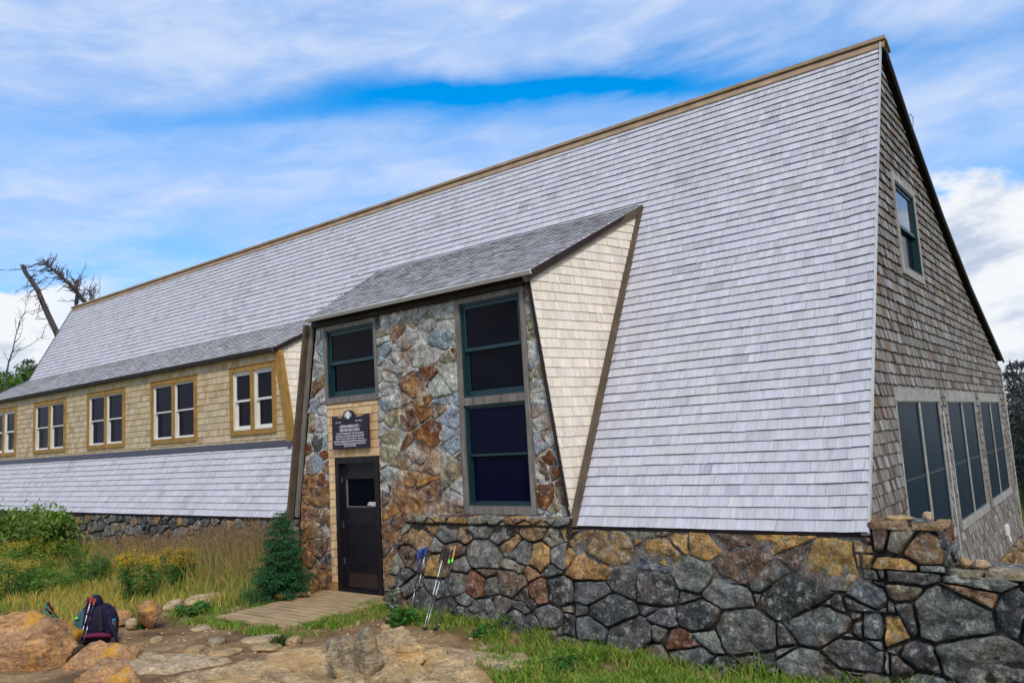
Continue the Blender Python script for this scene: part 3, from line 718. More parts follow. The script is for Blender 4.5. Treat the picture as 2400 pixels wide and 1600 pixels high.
def dorm_col(u, v, r): k = r.uniform(0.84, 1.1); return (0.68*k, 0.53*k, (0.32+r.uniform(-.02, .03))*k) if r.random() > 0.15 else (0.60*k, 0.42*k, 0.23*k)
mb = MB(); shingles(mb, DF, DP, dh, 0.136, 0.015, (0.1, 0.24), dorm_col, XL, -12.4, 2.42, 4.26, seed=9, butt=0.3); mb.build('dormer_wall', MT['cedar_stain'], hut)
mb = MB()
for q in pieces(DP, rect(-40, -2, 0, 9), dh): mb.prism(q, -0.16, -0.004, DF)
mb.build('dormer_sheathing', MT['underlay'], hut)
for i, (a, b, c, d) in enumerate(DW):
    mb = MB(); bars(mb, DF, a, b, c, d, 0.095, -0.06, 0.045, wb=0.10, wt=0.11); m_ = (a+c)/2; mb.box((m_-.055, b+.10, -0.06), (m_+.055, d-.11, 0.038), F=DF)
    mb.box((a-.01, d-.004, -0.02), (c+.01, d+.012, 0.065), F=DF)
    win = mb.build('window', MT['ochre'], hut)
    for s0, s1 in ((a+.095, m_-.055), (m_+.055, c-.095)): light(DF, win, s0, b+.10, s1, d-.11, 0.0, 'white', 'pane' if i in (0, 4) else 'pane_blue', 0.045 if i in (0, 4) else 0.022, jw=0.03 if i in (0, 4) else 0.018)
DRF = frame((0, 8.98, 4.30), (1, 0, 0), (0, 1.52, 0.78)); DLn = math.hypot(1.50, 0.77)
DRP = [(XL, 0), (-12.74, 0), (-12.42, DLn), (XL, DLn)]
mb = MB(); shingles(mb, DRF, DRP, [], 0.120, 0.016, (0.08, 0.2), old_col, XL, -12.3, -0.02, DLn, jit=0.0015, seed=3, butt=0.15); mb.build('dormer_roof', MT['dark_shingle'], hut)
mb = MB(); mb.prism(DRP, -0.06, -0.005, DRF); mb.box((XL, 8.985, 4.22), (-12.76, 9.02, 4.30)); mb.box((XL, 9.02, 4.235), (-12.82, 9.12, 4.25)); mb.build('dormer_eave', MT['dark_wood'], hut)
mb = MB(); mb.box((XL-.05, -0.02, -0.08), (XL, DLn+.1, 0.04), F=DRF); mb.box((XL-.04, -0.02, -0.12), (XL, rv(5.05), 0.03), F=RO); mb.box((XL-.04, rv(5.05), -0.12), (XL, RL, 0.03), F=RO); mb.build('far_rake_board', MT['flash'], hut)
Q_B = A(-12.49, 9.13, 2.47); Q_T = A(-12.86, 9.13, 4.26); Q_A = A(-12.45, 10.50, 5.03)
N3 = nrm(np.cross(Q_A-Q_B, Q_T-Q_B)); U3 = nrm(np.cross(A(0, 0, 1), N3)); CF3 = (Q_B, U3, np.cross(N3, U3), N3)
C3 = [to2(CF3, p) for p in (Q_B, Q_A, Q_T)]
mb = MB(); shingles(mb, CF3, C3, [], 0.136, 0.013, (0.1, 0.22), cheek_col, -0.7, 2.2, 0.0, 3.2, seed=13, butt=0.3); mb.build('dormer_cheek', MT['cedar'], hut)
mb = MB(); mb.prism(C3, -0.05, -0.004, CF3); mb.build('cheek_backing', MT['underlay'], hut)
mb = MB(); mb.bar(Q_T+A(0.03, -.16, -.02), Q_A+A(0.03, -.02, -.03), 0.04, 0.09); mb.build('dormer_rake_board', MT['trim_brown'], hut)
mb = MB(); mb.bar((-12.85, DY-.035, 4.24), (-12.49, DY-.035, 2.47), 0.13, 0.05, up=(0, 1, 0)); mb.bar((-12.775, DY+.0, 4.24), (-12.415, DY+.0, 2.47), 0.03, 0.10, up=(0, 1, 0)); mb.build('dormer_corner_board', MT['ochre'], hut)
mb = MB(); mb.box((XL, rv(2.47)-0.11, 0.030), (-12.45, rv(2.47)+0.02, 0.040), F=RO); mb.box((-12.46, rv(2.47)-0.15, 0.030), (-12.36, rv(5.0), 0.042), F=RO); mb.build('flashing', MT['flash'], hut)

# ---- stone base
warm = [(3, (0.30, 0.185, 0.09)), (2.2, (0.42, 0.245, 0.08)), (2, (0.16, 0.10, 0.07)), (1.8, (0.29, 0.26, 0.19)), (0.4, (0.12, 0.13, 0.16)), (1.0, (0.20, 0.10, 0.05)), (1.2, (0.20, 0.195, 0.17))]
grey = [(4, (0.13, 0.13, 0.12)), (3, (0.19, 0.19, 0.17)), (2.4, (0.075, 0.075, 0.072)), (0.4, (0.14, 0.145, 0.16)), (0.9, (0.22, 0.18, 0.12)), (0.12, (0.20, 0.08, 0.045))]
def base_col(u, v, r):
    p = float(sm(1.15, 1.5, v)) if u > -5.9 else float(sm(0.9, 1.5, v))*0.8+(0.2 if u < -8.0 else 0)
    return pick(r, warm) if r.random() < p else pick(r, grey)
def lean(y0, z0, y1, z1): return frame((0, y0, z0), (1, 0, 0), (0, y1-y0, z1-z0))
LF = lean(8.16, -0.7, 8.46, 1.15)
TZ = [(-0.1, 0.28), (0.28, 0.56), (0.56, 0.86), (0.86, 1.12), (1.12, 1.42), (1.42, 1.66), (1.66, 1.95)]; TX = [-2.08, -2.33, -2.12, -2.30, -2.06, -2.28, -2.16]
mb = MB(); stones(mb, LF, [(-5.92, 0), (-2.05, 0), (-2.05, 1.83), (-5.92, 1.83)], [rect(TX[i], z0, -2.0, z1) for i, (z0, z1) in enumerate(TZ)], 0.38, 0.25, 41, 0.026, 0.045, base_col, rough=0.05, wvar=1.1, res=0.04, jitter=0.47)
LG = lean(8.12, -0.7, 8.38, 1.12)
mb.build('stone_base', MT['stone_low'], hut, True); mb = MB()
mb2 = [(-9.22, 0), (-5.93, 0), (-5.80, 1.0), (-5.78, 1.84), (-8.72, 1.84), (-9.07, 0.94)]
stones(mb, LG, mb2, [], 0.33, 0.235, 43, 0.024, 0.042, base_col, rough=0.045, wvar=1.0, res=0.04, jitter=0.47)
def capc(u, v, r): return pick(r, warm+[(3, (0.30, 0.29, 0.24))])
stones(mb, frame((0, 8.34, 1.14), (1, 0, 0), (0, 0, 1)), rect(-8.70, 0, -5.72, 0.105), [], 0.26, 0.2, 44, 0.018, 0.05, capc, rough=0.012)
stones(mb, frame((0, 8.30, 1.24), (1, 0, 0), (0, 1, 0)), rect(-8.72, 0, -5.72, 0.22), [], 0.26, 0.24, 45, 0.02, 0.012, capc, rough=0.01)
mb.build('stone_ledge', MT['stone_low'], hut, True); mb = MB()
KF = front(8.47)
stones(mb, KF, rect(XL, -0.4, -11.45, 1.12), [], 0.27, 0.22, 46, 0.03, 0.045, lambda u, v, r: pick(r, warm+grey+grey) , rough=0.02)
mb.build('stone_base', MT['stone_low'], hut, True); mb = MB()
stones(mb, frame((XW+0.02, 0, 0), (0, 1, 0), (0, 0, 1)), rect(8.9, -1.6, 21.3, -0.47), [], 0.4, 0.3, 47, 0.03, 0.07, lambda u, v, r: pick(r, warm), rough=0.03)
mb.build('stone_base', MT['stone_low'], hut, True)
mb = MB()
mb.prism([(-5.95, 0), (-2.1, 0), (-2.1, 1.80), (-5.95, 1.80)], -0.3, -0.012, LF, (0.03, 0.028, 0.025)); mb.prism(mb2, -0.25, -0.012, LG, (0.03, 0.028, 0.025))
mb.box((-8.70, 8.35, 1.0), (-5.72, 8.53, 1.236), (0.05, 0.045, 0.04)); mb.box((XL, 8.48, -0.5), (-11.45, 8.9, 1.11), (0.06, 0.055, 0.045)); mb.box((XW-.3, 8.9, -1.7), (XW+0.01, 21.2, -0.46), (0.05, 0.045, 0.04))
mb.prism(rect(-5.75, 1.30, -2.2, 1.83), -0.02, 0.018, LF, (0.17, 0.155, 0.14))
mb.build('joint_fill', MT['mortar'], hut)
# ---- free-standing wing wall at the corner
wing = thing('stone_wall', 'rough stone wall running out from the hut corner, stepped down at its right', 'wall', (-1.0, 8.5, 0))
mb = MB(); WF = LF
vz = lambda z: (z+0.7)/WF[2][2]
WT = [rect(-2.4, z0, TX[i], z1) for i, (z0, z1) in enumerate(TZ)]
def wing_col(u, v, r): 
    p = 0.95 if v > vz(0.78) and u < -1.5 else (0.30 if v > vz(0.62) else 0.05)
    return pick(r, warm) if r.random() < p else pick(r, grey)
stones(mb, WF, rect(-2.34, vz(0.80), -1.53, vz(1.235)), WT, 0.36, 0.26, 51, 0.025, 0.07, wing_col, rough=0.035, wvar=0.6)
stones(mb, WF, rect(-2.34, 0, 3.2, vz(0.80)), WT, 0.46, 0.31, 57, 0.026, 0.055, wing_col, rough=0.07, wvar=1.0, res=0.04, jitter=0.47)
stones(mb, frame((0, 8.36, 1.225), (1, 0, 0), (0, 1, 0)), rect(-2.20, 0, -1.50, 0.48), [], 0.4, 0.3, 53, 0.02, 0.03, lambda u, v, r: pick(r, warm), rough=0.02)
stones(mb, frame((0, 8.33, 0.81), (1, 0, 0), (0, 1, 0)), rect(-1.55, 0, 3.2, 0.50), [], 0.45, 0.3, 54, 0.02, 0.03, lambda u, v, r: pick(r, [(1, (0.30, 0.24, 0.15)), (1, (0.22, 0.20, 0.16))]), rough=0.02)
stones(mb, frame((-1.53, 8.36, 0), (0, 1, 0), (0, 0, 1)), rect(0.0, 0.80, 0.47, 1.22), [], 0.3, 0.22, 55, 0.02, 0.04, wing_col, rough=0.03)
mb.build('stones', MT['stone_low'], wing, True)
mb = MB(); mb.box((-2.2, 8.45, 0.7), (-1.56, 8.83, 1.215), (0.04, 0.035, 0.03)); mb.box((-2.19, 8.46, -1.7), (3.2, 8.82, 0.80), (0.04, 0.035, 0.03)); mb.prism(rect(-2.1, 0, 3.2, vz(0.78)), -0.2, -0.014, WF, (0.04, 0.035, 0.03)); mb.build('joint_fill', MT['mortar'], wing)

# ------------------------------------------------------------------ things around the hut
K = 2400/2352
def gpt(px, py, z=None, it=6):           # point on the ground seen at a pixel
    zz = 0.0 if z is None else z
    P = onZ(px, py, zz)
    if z is None:
        for _ in range(it): P = onZ(px, py, gzn(P[0], P[1]))
    return P
def depth(P): return float(np.dot(P-CAMP, RW @ A(0, 0, -1)))
def at(px, py, dist): d = ray(px, py); return CAMP+d*dist
import bmesh
def rock_mesh(rx, ry, rz, seed, sub=4, rough=0.12, cuts=7, flat=0.0, strata=0.0, deep=0.0):
    bm = bmesh.new(); bmesh.ops.create_icosphere(bm, subdivisions=sub, radius=1.0)
    V = np.array([v.co[:] for v in bm.verts]); Fc = [[v.index for v in f.verts] for f in bm.faces]; bm.free()
    r = np.random.default_rng(seed)
    for _ in range(cuts):
        n = nrm(r.normal(size=3)); d = r.uniform(0.62, 0.9)-deep; s = V@n; V -= np.outer(np.maximum(s-d, 0), n)*0.92
    if flat: V[:, 2] = np.where(V[:, 2] > flat, flat+(V[:, 2]-flat)*0.15, V[:, 2])
    out = []
    for p in V:
        k = 1+rough*fb(p[0], p[1], p[2]+seed, 1.6, 5)+0.35*rough*fb(p[0], p[1], p[2]+seed, 6, 3)
        if strata: k += strata*math.sin(p[0]*14+3*n3(p[0], p[1], p[2]+seed, 2))
        out.append(p*k)
    return np.array(out)*A(rx, ry, rz), np.array(Fc)
def mat_rock(name, base, dark_, lich, lcol, lich2=0.0, l2=(0.5, 0.5, 0.42)):
    t = NT(name, 0.88, 0.2); o = t.coord('Object')
    a = t.noise(o, 3.2, 8, 0.65, 0.3); b = t.noise(o, 26, 7, 0.7); d = t.noise(t.coord('Object', (1, 1, 3.5), (0.3, 0.2, 0.4)), 5, 6, 0.65, 0.6); e = t.noise(o, 1.7, 6, 0.6, 0.2); g = t.noise(o, 12, 8, 0.75)
    c = t.mix(t.ramp(a, [(0.32, 0.0), (0.66, 1.0)]), dark_, base)
    c = t.mix(1.0, c, t.ramp(b, [(0.30, 0.5), (0.5, 1.0), (0.70, 1.5)]), 'MULTIPLY'); c = t.mix(1.0, c, t.ramp(d, [(0.32, 0.55), (0.5, 1.0), (0.68, 1.3)]), 'MULTIPLY')
    ck = t.N.new('ShaderNodeTexNoise'); ck.noise_type = 'RIDGED_MULTIFRACTAL'; ck.inputs['Scale'].default_value = 1.8; ck.inputs['Detail'].default_value = 6; t.link(t.coord('Object', (1, 1, 2.0), (0.2, 0.4, 0.7)), ck.inputs['Vector']); c = t.mix(t.ramp(ck.outputs[0], [(0.80, 0.0), (0.98, 0.7)]), c, (0.10, 0.075, 0.05))
    c = t.mix(t.ramp(e, [(0.51, 0.0), (0.58, lich)]), c, lcol)
    if lich2: c = t.mix(t.ramp(g, [(0.57, 0.0), (0.64, lich2)]), c, l2)
    n = t.bump(d, 1.0, 0.05); n = t.bump(b, 0.9, 0.012, n)
    return t.done(c, n)
MT['boulder'] = mat_rock('lichened_boulder', (0.60, 0.32, 0.13), (0.30, 0.17, 0.09), 0.95, (0.68, 0.33, 0.02), 0.5, (0.50, 0.49, 0.42))
MT['tan_rock'] = mat_rock('tan_bedrock', (0.62, 0.43, 0.21), (0.34, 0.24, 0.13), 0.5, (0.58, 0.34, 0.12), 0.35, (0.30, 0.28, 0.23))
MT['pale_rock'] = mat_rock('pale_flat_rock', (0.60, 0.45, 0.27), (0.40, 0.29, 0.17), 0.3, (0.52, 0.33, 0.15), 0.3, (0.42, 0.38, 0.30))
MT['grey_rock'] = mat_rock('grey_split_rock', (0.48, 0.38, 0.24), (0.22, 0.18, 0.12), 0.6, (0.44, 0.28, 0.10), 0.5, (0.42, 0.43, 0.38))
def put_rock(name, label, cat, P, r3, seed, mat, rz=0.0, sink=0.3, group=None, smooth=True, **kw):
    V, Fc = rock_mesh(*r3, seed, **kw); c, s = math.cos(rz), math.sin(rz)
    V = np.stack([V[:, 0]*c-V[:, 1]*s, V[:, 0]*s+V[:, 1]*c, V[:, 2]], 1)
    base = A(P[0], P[1], P[2]); off = A(0, 0, r3[2]*(1-2*sink))
    return build_np(name, V+base+off, Fc, None, None, MT[mat], None, smooth, base=base, label=label, category=cat, group=group)

# ---- bedrock: one low outcrop that comes up through the soil in front of the door
OUT = [(-6.3, 2.6), (-7.25, 3.7), (-7.85, 4.75), (-7.6, 5.75), (-7.15, 6.25), (-6.8, 6.45), (-6.0, 6.40), (-5.3, 6.15), (-4.55, 5.6), (-3.7, 4.6), (-3.4, 3.0), (-4.5, 1.8), (-5.6, 1.8)]
def inside_dist(x, y, poly):
    d = 1e9; ins = False; n = len(poly)
    for i in range(n):
        (x0, y0), (x1, y1) = poly[i], poly[(i+1) % n]
        t = max(0, min(1, ((x-x0)*(x1-x0)+(y-y0)*(y1-y0))/((x1-x0)**2+(y1-y0)**2)))
        d = min(d, math.hypot(x-x0-t*(x1-x0), y-y0-t*(y1-y0)))
        if (y0 > y) != (y1 > y) and x < (x1-x0)*(y-y0)/(y1-y0)+x0: ins = not ins
    return d if ins else -d
def outcrop(name, poly, H, seed, mat, step=0.045, **tags):
    xs = np.arange(min(p[0] for p in poly)-.25, max(p[0] for p in poly)+.25, step); ys = np.arange(min(p[1] for p in poly)-.25, max(p[1] for p in poly)+.25, step)
    nx = len(xs); V = []
    for y in ys:
        for x in xs:
            d = inside_dist(x, y, poly)+0.14*fb(x, y, seed, 1.7, 4)
            z = gzn(x, y)-0.12+(H+0.12)*float(sm(-0.12, 0.05+H*1.1, d))
            if d > -0.1:
                ax = x*0.83+y*0.55
                cr = abs(n3(x*0.9+seed, y*0.9, 2, 1.0)+0.12*n3(x, y, 7, 5)); c2 = abs(n3(x*0.8-y*0.5, y*1.3, 9+seed, 1.7)); z += H*0.45*fb(x, y, seed+3, 1.1, 5)-(0.075*float(sm(0.06, 0.0, cr))+0.045*float(sm(0.05, 0.0, c2)))*min(1, H*5)
                q_ = (0.8*x+0.6*y)*1.6+1.2*n3(x, y, seed, 1.3); z += H*0.30*(q_-math.floor(q_)-0.5)*float(sm(0.0, 0.25, n3(x, y, 4, 0.8)+0.1))
                st = fb(ax*0.3, (y-x)*1.0, seed, 5.5, 3); z += 0.022*st*min(1, H*5)+0.008*fb(x, y, seed, 14, 3)
            V.append((x, y, z))
    i = np.arange(nx-1)[None, :]+np.arange(len(ys)-1)[:, None]*nx
    build_np(name, np.array(V), np.stack([i, i+1, i+1+nx, i+nx], -1).reshape(-1, 4), None, None, MT[mat], None, True, **tags)
outcrop('bedrock', OUT, 0.19, 5, 'tan_rock', kind='structure')
outcrop('bedrock', [(-7.0, 6.75), (-6.5, 7.05), (-6.0, 7.2), (-5.55, 7.15), (-5.35, 6.8), (-5.7, 6.55), (-6.4, 6.5)], 0.055, 8, 'pale_rock', 0.04, kind='structure')
outcrop('bedrock', [(-9.6, 4.6), (-9.2, 5.1), (-8.9, 5.35), (-8.35, 5.3), (-8.5, 4.7), (-9.0, 4.2)], 0.05, 12, 'pale_rock', 0.04, kind='structure')
put_rock('rock', 'upright grey rock split by a dark crack, left half of the pair in the bedrock', 'rock', onZ(802*K, 1545*K, 0.10), (0.24, 0.26, 0.36), 3, 'grey_rock', 0.9, 0.34, strata=0.03, cuts=16, rough=0.2, deep=0.2, sub=5)
put_rock('rock', 'angular grey rock beside the dark crack, right half of the split pair', 'rock', onZ(848*K, 1548*K, 0.10), (0.24, 0.26, 0.32), 17, 'grey_rock', 0.8, 0.34, strata=0.03, cuts=16, rough=0.2, deep=0.2, sub=5)
put_rock('rock', 'low humped grey rock crest with a dark hollow, behind the split pair', 'rock', onZ(912*K, 1500*K, 0.10), (0.62, 0.30, 0.20), 9, 'tan_rock', -0.5, 0.42, strata=0.02, cuts=14, rough=0.2, deep=0.15, sub=5)
# ---- flat and round stones in the soil
FS = [((598, 1508), 100, 24, 'large pale flat stone lying below the near left corner of the deck', 'pale_rock', .05), ((464, 1478), 60, 14, 'thin pale flat stone in the soil left of the deck corner', 'pale_rock', .03),
      ((610, 1530), 72, 28, 'tan flat stone just under the large pale flat stone', 'tan_rock', .06), ((684, 1512), 44, 30, 'rounded tan stone beside a grass tuft below the deck', 'tan_rock', .10),
      ((514, 1538), 84, 22, 'wide tan flat stone left of the bedrock edge', 'tan_rock', .05), ((446, 1532), 58, 20, 'dark edged flat stone nearest the orange boulders', 'tan_rock', .06),
      ((454, 1552), 36, 16, 'small tan stone in front of the dark edged flat stone', 'pale_rock', .05), ((358, 1505), 36, 16, 'small tan stone half buried right of the backpack', 'tan_rock', .06),
      ((497, 1512), 46, 24, 'grey veined stone between the flat stones', 'grey_rock', .09), ((1133, 1522), 26, 10, 'small flat slab on the far edge of the bedrock', 'pale_rock', .03),
      ((838, 1465), 14, 10, 'small cream stone in the grass beside the deck', 'pale_rock', .07), ((822, 1471), 11, 8, 'small grey green stone in the grass beside the deck', 'grey_rock', .05),
      ((1210, 1555), 60, 26, 'loose tan slab in the grass right of the bedrock', 'pale_rock', .06), ((1172, 1580), 50, 24, 'grey slab in the grass, nearest the bottom edge', 'grey_rock', .06), ((900, 1478), 26, 16, 'small upright tan stone behind the bedrock', 'tan_rock', .09)]
for i, ((px, py), w, h, lab, mt, hh) in enumerate(FS):
    P = gpt(px, py); dp = depth(P); rx = w/F_PX*dp/2; P2 = gpt(px, py-h*0.8); ry = max(rx*0.5, min(rx*1.3, np.linalg.norm(P2-P)/2))
    put_rock('stone', lab, 'stone', P+A(-0.5*ry, 0.7*ry, 0), (rx, ry, hh), 60+i, mt, 0.6+0.3*(i % 3), 0.42, flat=0.5, sub=3)
r_ = random.Random(4)
mbp = MB()
for i in range(420):                      # gravel: pebbles too many to count
    x = r_.uniform(-11.2, -4.2); y = r_.uniform(4.4, 7.6)
    if inside_dist(x, y, OUT) > -0.05: continue
    s = r_.uniform(0.008, 0.028); V, Fc = rock_mesh(s*1.3, s, s*0.7, i, sub=1, cuts=3); mbp.add(V+A(x, y, gzn(x, y)+s*0.3), [tuple(f) for f in Fc])
mbp.build('gravel', MT['pale_rock'], None, False, kind='stuff')
# boulders, lower left
for nm, lab, px, py, dist, r3, seed, rz in (('boulder', 'largest orange boulder at the lower left with yellow lichen', 40, 1556, 9.3, (0.80, 0.62, 0.60), 21, 0.5),
        ('boulder', 'lichen streaked orange boulder directly in front of the backpack', 243, 1568, 9.0, (0.44, 0.42, 0.46), 24, 0.3), ('boulder', 'lowest orange boulder, at the bottom edge right of the largest one', 258, 1640, 8.15, (0.50, 0.42, 0.44), 52, 0.2)):
    P = at(px, py, dist); V, Fc = rock_mesh(*r3, seed, sub=5, rough=0.14, cuts=9, deep=0.06); c, s = math.cos(rz), math.sin(rz)
    V = np.stack([V[:, 0]*c-V[:, 1]*s, V[:, 0]*s+V[:, 1]*c, V[:, 2]], 1)
    build_np(nm, V+P, Fc, None, None, MT['boulder'], None, True, base=A(P[0], P[1], P[2]-r3[2]), label=lab, category='boulder')
P = gpt(341, 1478); put_rock('boulder', 'round tan boulder standing in the grass right of the backpack', 'boulder', P+A(-.10, .12, 0), (0.23, 0.20, 0.25), 31, 'boulder', 0.4, 0.12, cuts=14, deep=0.15)
P = gpt(285, 1458, 0.0); put_rock('stone', 'orange wedge shaped stone between backpack and round boulder', 'stone', P, (0.18, 0.13, 0.12), 33, 'boulder', 0.6, 0.25)
P = gpt(308, 1466, 0.0); put_rock('stone', 'small cream stone at the foot of the round boulder', 'stone', P, (0.09, 0.08, 0.08), 34, 'pale_rock', 0, 0.3)
for i, (x0, y0, x1, y1, lab) in enumerate(((384, 1428, 432, 1414, 'pale flat kerb stone, the one nearest the round boulder'), (428, 1416, 520, 1398, 'long pale kerb stone in the middle of the grass edge'), (518, 1404, 612, 1378, 'orange brown kerb stone beside the young fir'))):
    a, b = gpt(x0, y0+6), gpt(x1, y1+8); L_ = np.linalg.norm(b-a); ang = math.atan2(b[1]-a[1], b[0]-a[0])
    put_rock('kerb_stone', lab, 'kerb stone', (a+b)/2, (L_/2*1.1, 0.14, 0.12), 71+i, 'boulder' if i == 2 else 'pale_rock', ang, 0.2, 'kerb stones edging the grass', flat=0.55, rough=0.06)
P = onY(2125*1.0, 1233, 8.62); put_rock('stone', 'flat grey stone lying on top of the raised wall end', 'stone', A(-1.93, 8.60, 1.255), (0.14, 0.11, 0.035), 81, 'tan_rock', 0.2, 0.1, flat=0.6, sub=3)
put_rock('stone', 'small round cream stone on top of the raised wall end', 'stone', A(-1.66, 8.52, 1.26), (0.055, 0.05, 0.05), 82, 'pale_rock', 0, 0.05, sub=3)
put_rock('stone', 'dark chunk on the lower wall top against the raised end', 'stone', A(-1.40, 8.60, 0.835), (0.07, 0.06, 0.05), 83, 'tan_rock', 0, 0.1, sub=3)
put_rock('stone', 'cream chunk on the lower wall top, outer of the two', 'stone', A(-1.27, 8.55, 0.835), (0.08, 0.06, 0.045), 84, 'pale_rock', 0.4, 0.1, sub=3)

# ---- deck
dk = thing('deck', 'low weathered plank deck in front of the black door', 'deck', (-9.9, 7.4, -0.05), None)
mb = MB(); rr = random.Random(2); y = 6.44; n = 0
while y < 8.47:
    w = rr.uniform(0.128, 0.152); s = 0.10*max(0, (8.44-y)/2)
    xa = -10.66-rr.uniform(0, .02)+0.0; xb = -9.06+0.08*sm(6.4, 8.4, y)+rr.uniform(-.012, .012)
    mb.box((xa, y+0.006+rr.uniform(0, .006), -0.036+rr.uniform(-.004, .003)), (float(xb), min(y+w-0.020, 8.468), 0.0+rr.uniform(-.004, .003)), bev=0.0)
    y += w
mb.build('planks', MT['deck'], dk)
for x0_ in (-10.60, -9.88, -9.14):
    mb = MB(); mb.box((x0_, 6.46, -0.13), (x0_+.06, 8.42, -0.038)); mb.build('joist', MT['dark_wood'], dk)
V, Fc = rock_mesh(0.13, 0.09, 0.07, 91, sub=3); drift = thing('driftwood', 'split chunk of orange wood lying on the deck beside the fir', 'wood chunk', (-10.72, 7.72, 0))
build_np('stub', V+A(-10.80, 7.62, 0.055), Fc, None, None, MT['boulder'], drift, True)
mb = MB(); mb.bar((-10.80, 7.64, 0.075), (-10.52, 7.98, 0.05), 0.10, 0.05); mb.build('slab', MT['deck'], drift)

# ---- sign over the door
SY = 8.47; c4 = [onY(*p, SY) for p in ((782.4, 974.8), (866.7, 969.4), (783, 1053), (867.3, 1048.8))]
sx0, sx1 = (c4[0][0]+c4[2][0])/2, (c4[1][0]+c4[3][0])/2; sz1, sz0 = (c4[0][2]+c4[1][2])/2, (c4[2][2]+c4[3][2])/2
SW, SH = sx1-sx0, sz1-sz0
sign = thing('welcome_sign', 'dark carved welcome board with white lettering and round emblem, hung over the door', 'sign', ((sx0+sx1)/2, SY, sz0))
SF = front(SY)
prof = [(0, 0), (1, 0), (1, 1.0), (.93, 1.0), (.90, .975), (.80, .945), (.72, .93), (.64, .945), (.605, 1.0)]
prof += [(.46+.145*math.cos(a), 1.0+.155*math.sin(a)) for a in np.linspace(0.25, math.pi-0.25, 10)]
prof += [(.315, 1.0), (.28, .945), (.20, .93), (.13, .95), (.10, 1.0), (0, 1.0)]
mb = MB(); mb.prism([(sx0+u*SW, sz0+v*SH) for u, v in prof], 0.0, 0.035, SF)
MT['sign'] = mat_plain('dark_sign_paint', (0.022, 0.014, 0.030), 0.5, 0.35, 0.2); MT['letter'] = mat_plain('white_letter_paint', (0.78, 0.78, 0.80), 0.6, 0.3, 0.05)
mb.build('board', MT['sign'], sign)
cxm, czm = sx0+.46*SW, sz0+1.0*SH
mb = MB(); oval = [(cxm+0.115*SW*math.cos(a), czm+0.135*SH*math.sin(a)) for a in np.linspace(0, 2*math.pi, 28, endpoint=False)]; mb.prism(oval, 0.0352, 0.043, SF); em = mb.build('emblem', MT['flash'], sign)
mb = MB(); mb.prism([(cxm+SW*a, czm+SH*b) for a, b in ((-.045, .09), (-.055, .02), (-.045, -.06), (0.03, -.12), (.055, -.06), (.065, .03), (.05, .10), (0, .12))], 0.0432, 0.046, SF); mb.build('emblem_figure', MT['letter'], em)
mb = MB()
for s in (-1, 1): mb.prism([(cxm+s*SW*a, czm+SH*b) for a, b in ((.075, .07), (.098, .03), (.100, -.03), (.088, -.07), (.085, 0))][::s], 0.0432, 0.045, SF)
mb.build('emblem_rim', MT['letter'], em)
def letters(txt, u, v, h, wid=None, align='CENTER', bold=0.0):
    cu = bpy.data.curves.new('lettering', 'FONT'); cu.body = txt; cu.size = 1.0; cu.align_x = align; cu.align_y = 'CENTER'; cu.extrude = 0.02; cu.offset = bold; cu.resolution_u = 2
    o = bpy.data.objects.new('lettering', cu); SC.collection.objects.link(o); bpy.context.view_layer.update()
    me = bpy.data.meshes.new_from_object(o.evaluated_get(bpy.context.evaluated_depsgraph_get())); bpy.data.objects.remove(o); bpy.data.curves.remove(cu)
    xs = [q.co.x for q in me.vertices]; w0 = max(xs)-min(xs); sc = h/0.70; sx = (wid/w0) if wid else sc
    for q in me.vertices:
        x, y_, z_ = q.co; q.co = (sx0+u*SW+x*sx-sign.location.x, -0.036-z_*0.05, sz0+v*SH+y_*sc-sign.location.z)
    me.materials.clear(); me.materials.append(MT['letter']); ob = bpy.data.objects.new('lettering', me); SC.collection.objects.link(ob); ob.parent = sign
for txt, v, h, w in (('~ MIZPAH SPRING HUT ~', .665, .085, .60), ('WELCOME AND COME IN', .555, .085, .55), ('THIS HUT IS OPERATED BY THE APPALACHIAN', .455, .045, .75), ('MOUNTAIN CLUB UNDER A SPECIAL USE PERMIT', .378, .045, .80),
                     ('FROM THE U.S. FOREST SERVICE.  AMC IS A', .302, .045, .77), ('NON-PROFIT MEMBERSHIP ORGANIZATION DEDICATED TO', .225, .045, .90), ('THE WISE STEWARDSHIP AND RECREATIONAL USE OF', .150, .045, .86), ('THE OUT-OF-DOORS.', .085, .045, .34)):
    letters(txt, .49, v, h*SH, w*SW, bold=0.012)
letters('EST. 1964', .18, .80, .038*SH, .14*SW); letters('ELEV. 3800 FT.', .76, .815, .038*SH, .20*SW)

# ---- trekking poles
MT['blue'] = mat_plain('blue_plastic', (0.02, 0.07, 0.42), 0.4, 0.5); MT['black'] = mat_plain('black_rubber', (0.018, 0.017, 0.02), 0.55, 0.4); MT['cork'] = mat_plain('cork', (0.50, 0.27, 0.12), 0.8, 0.2, 0.25)
MT['lime'] = mat_plain('lime_plastic', (0.22, 0.85, 0.08), 0.4, 0.5); MT['alu'] = mat_plain('bare_aluminium', (0.62, 0.62, 0.64), 0.3, 0.5, 0.05, 0.7); MT['alu_dark'] = mat_plain('dark_aluminium', (0.07, 0.07, 0.085), 0.35, 0.5, 0.1, 0.3)
MT['pole_white'] = mat_plain('white_pole_paint', (0.85, 0.85, 0.88), 0.35, 0.5, 0.03); MT['teal'] = mat_plain('teal_fabric', (0.02, 0.30, 0.36), 0.7, 0.2, 0.25); MT['maroon'] = mat_plain('maroon_fabric', (0.16, 0.02, 0.07), 0.8, 0.2, 0.2)
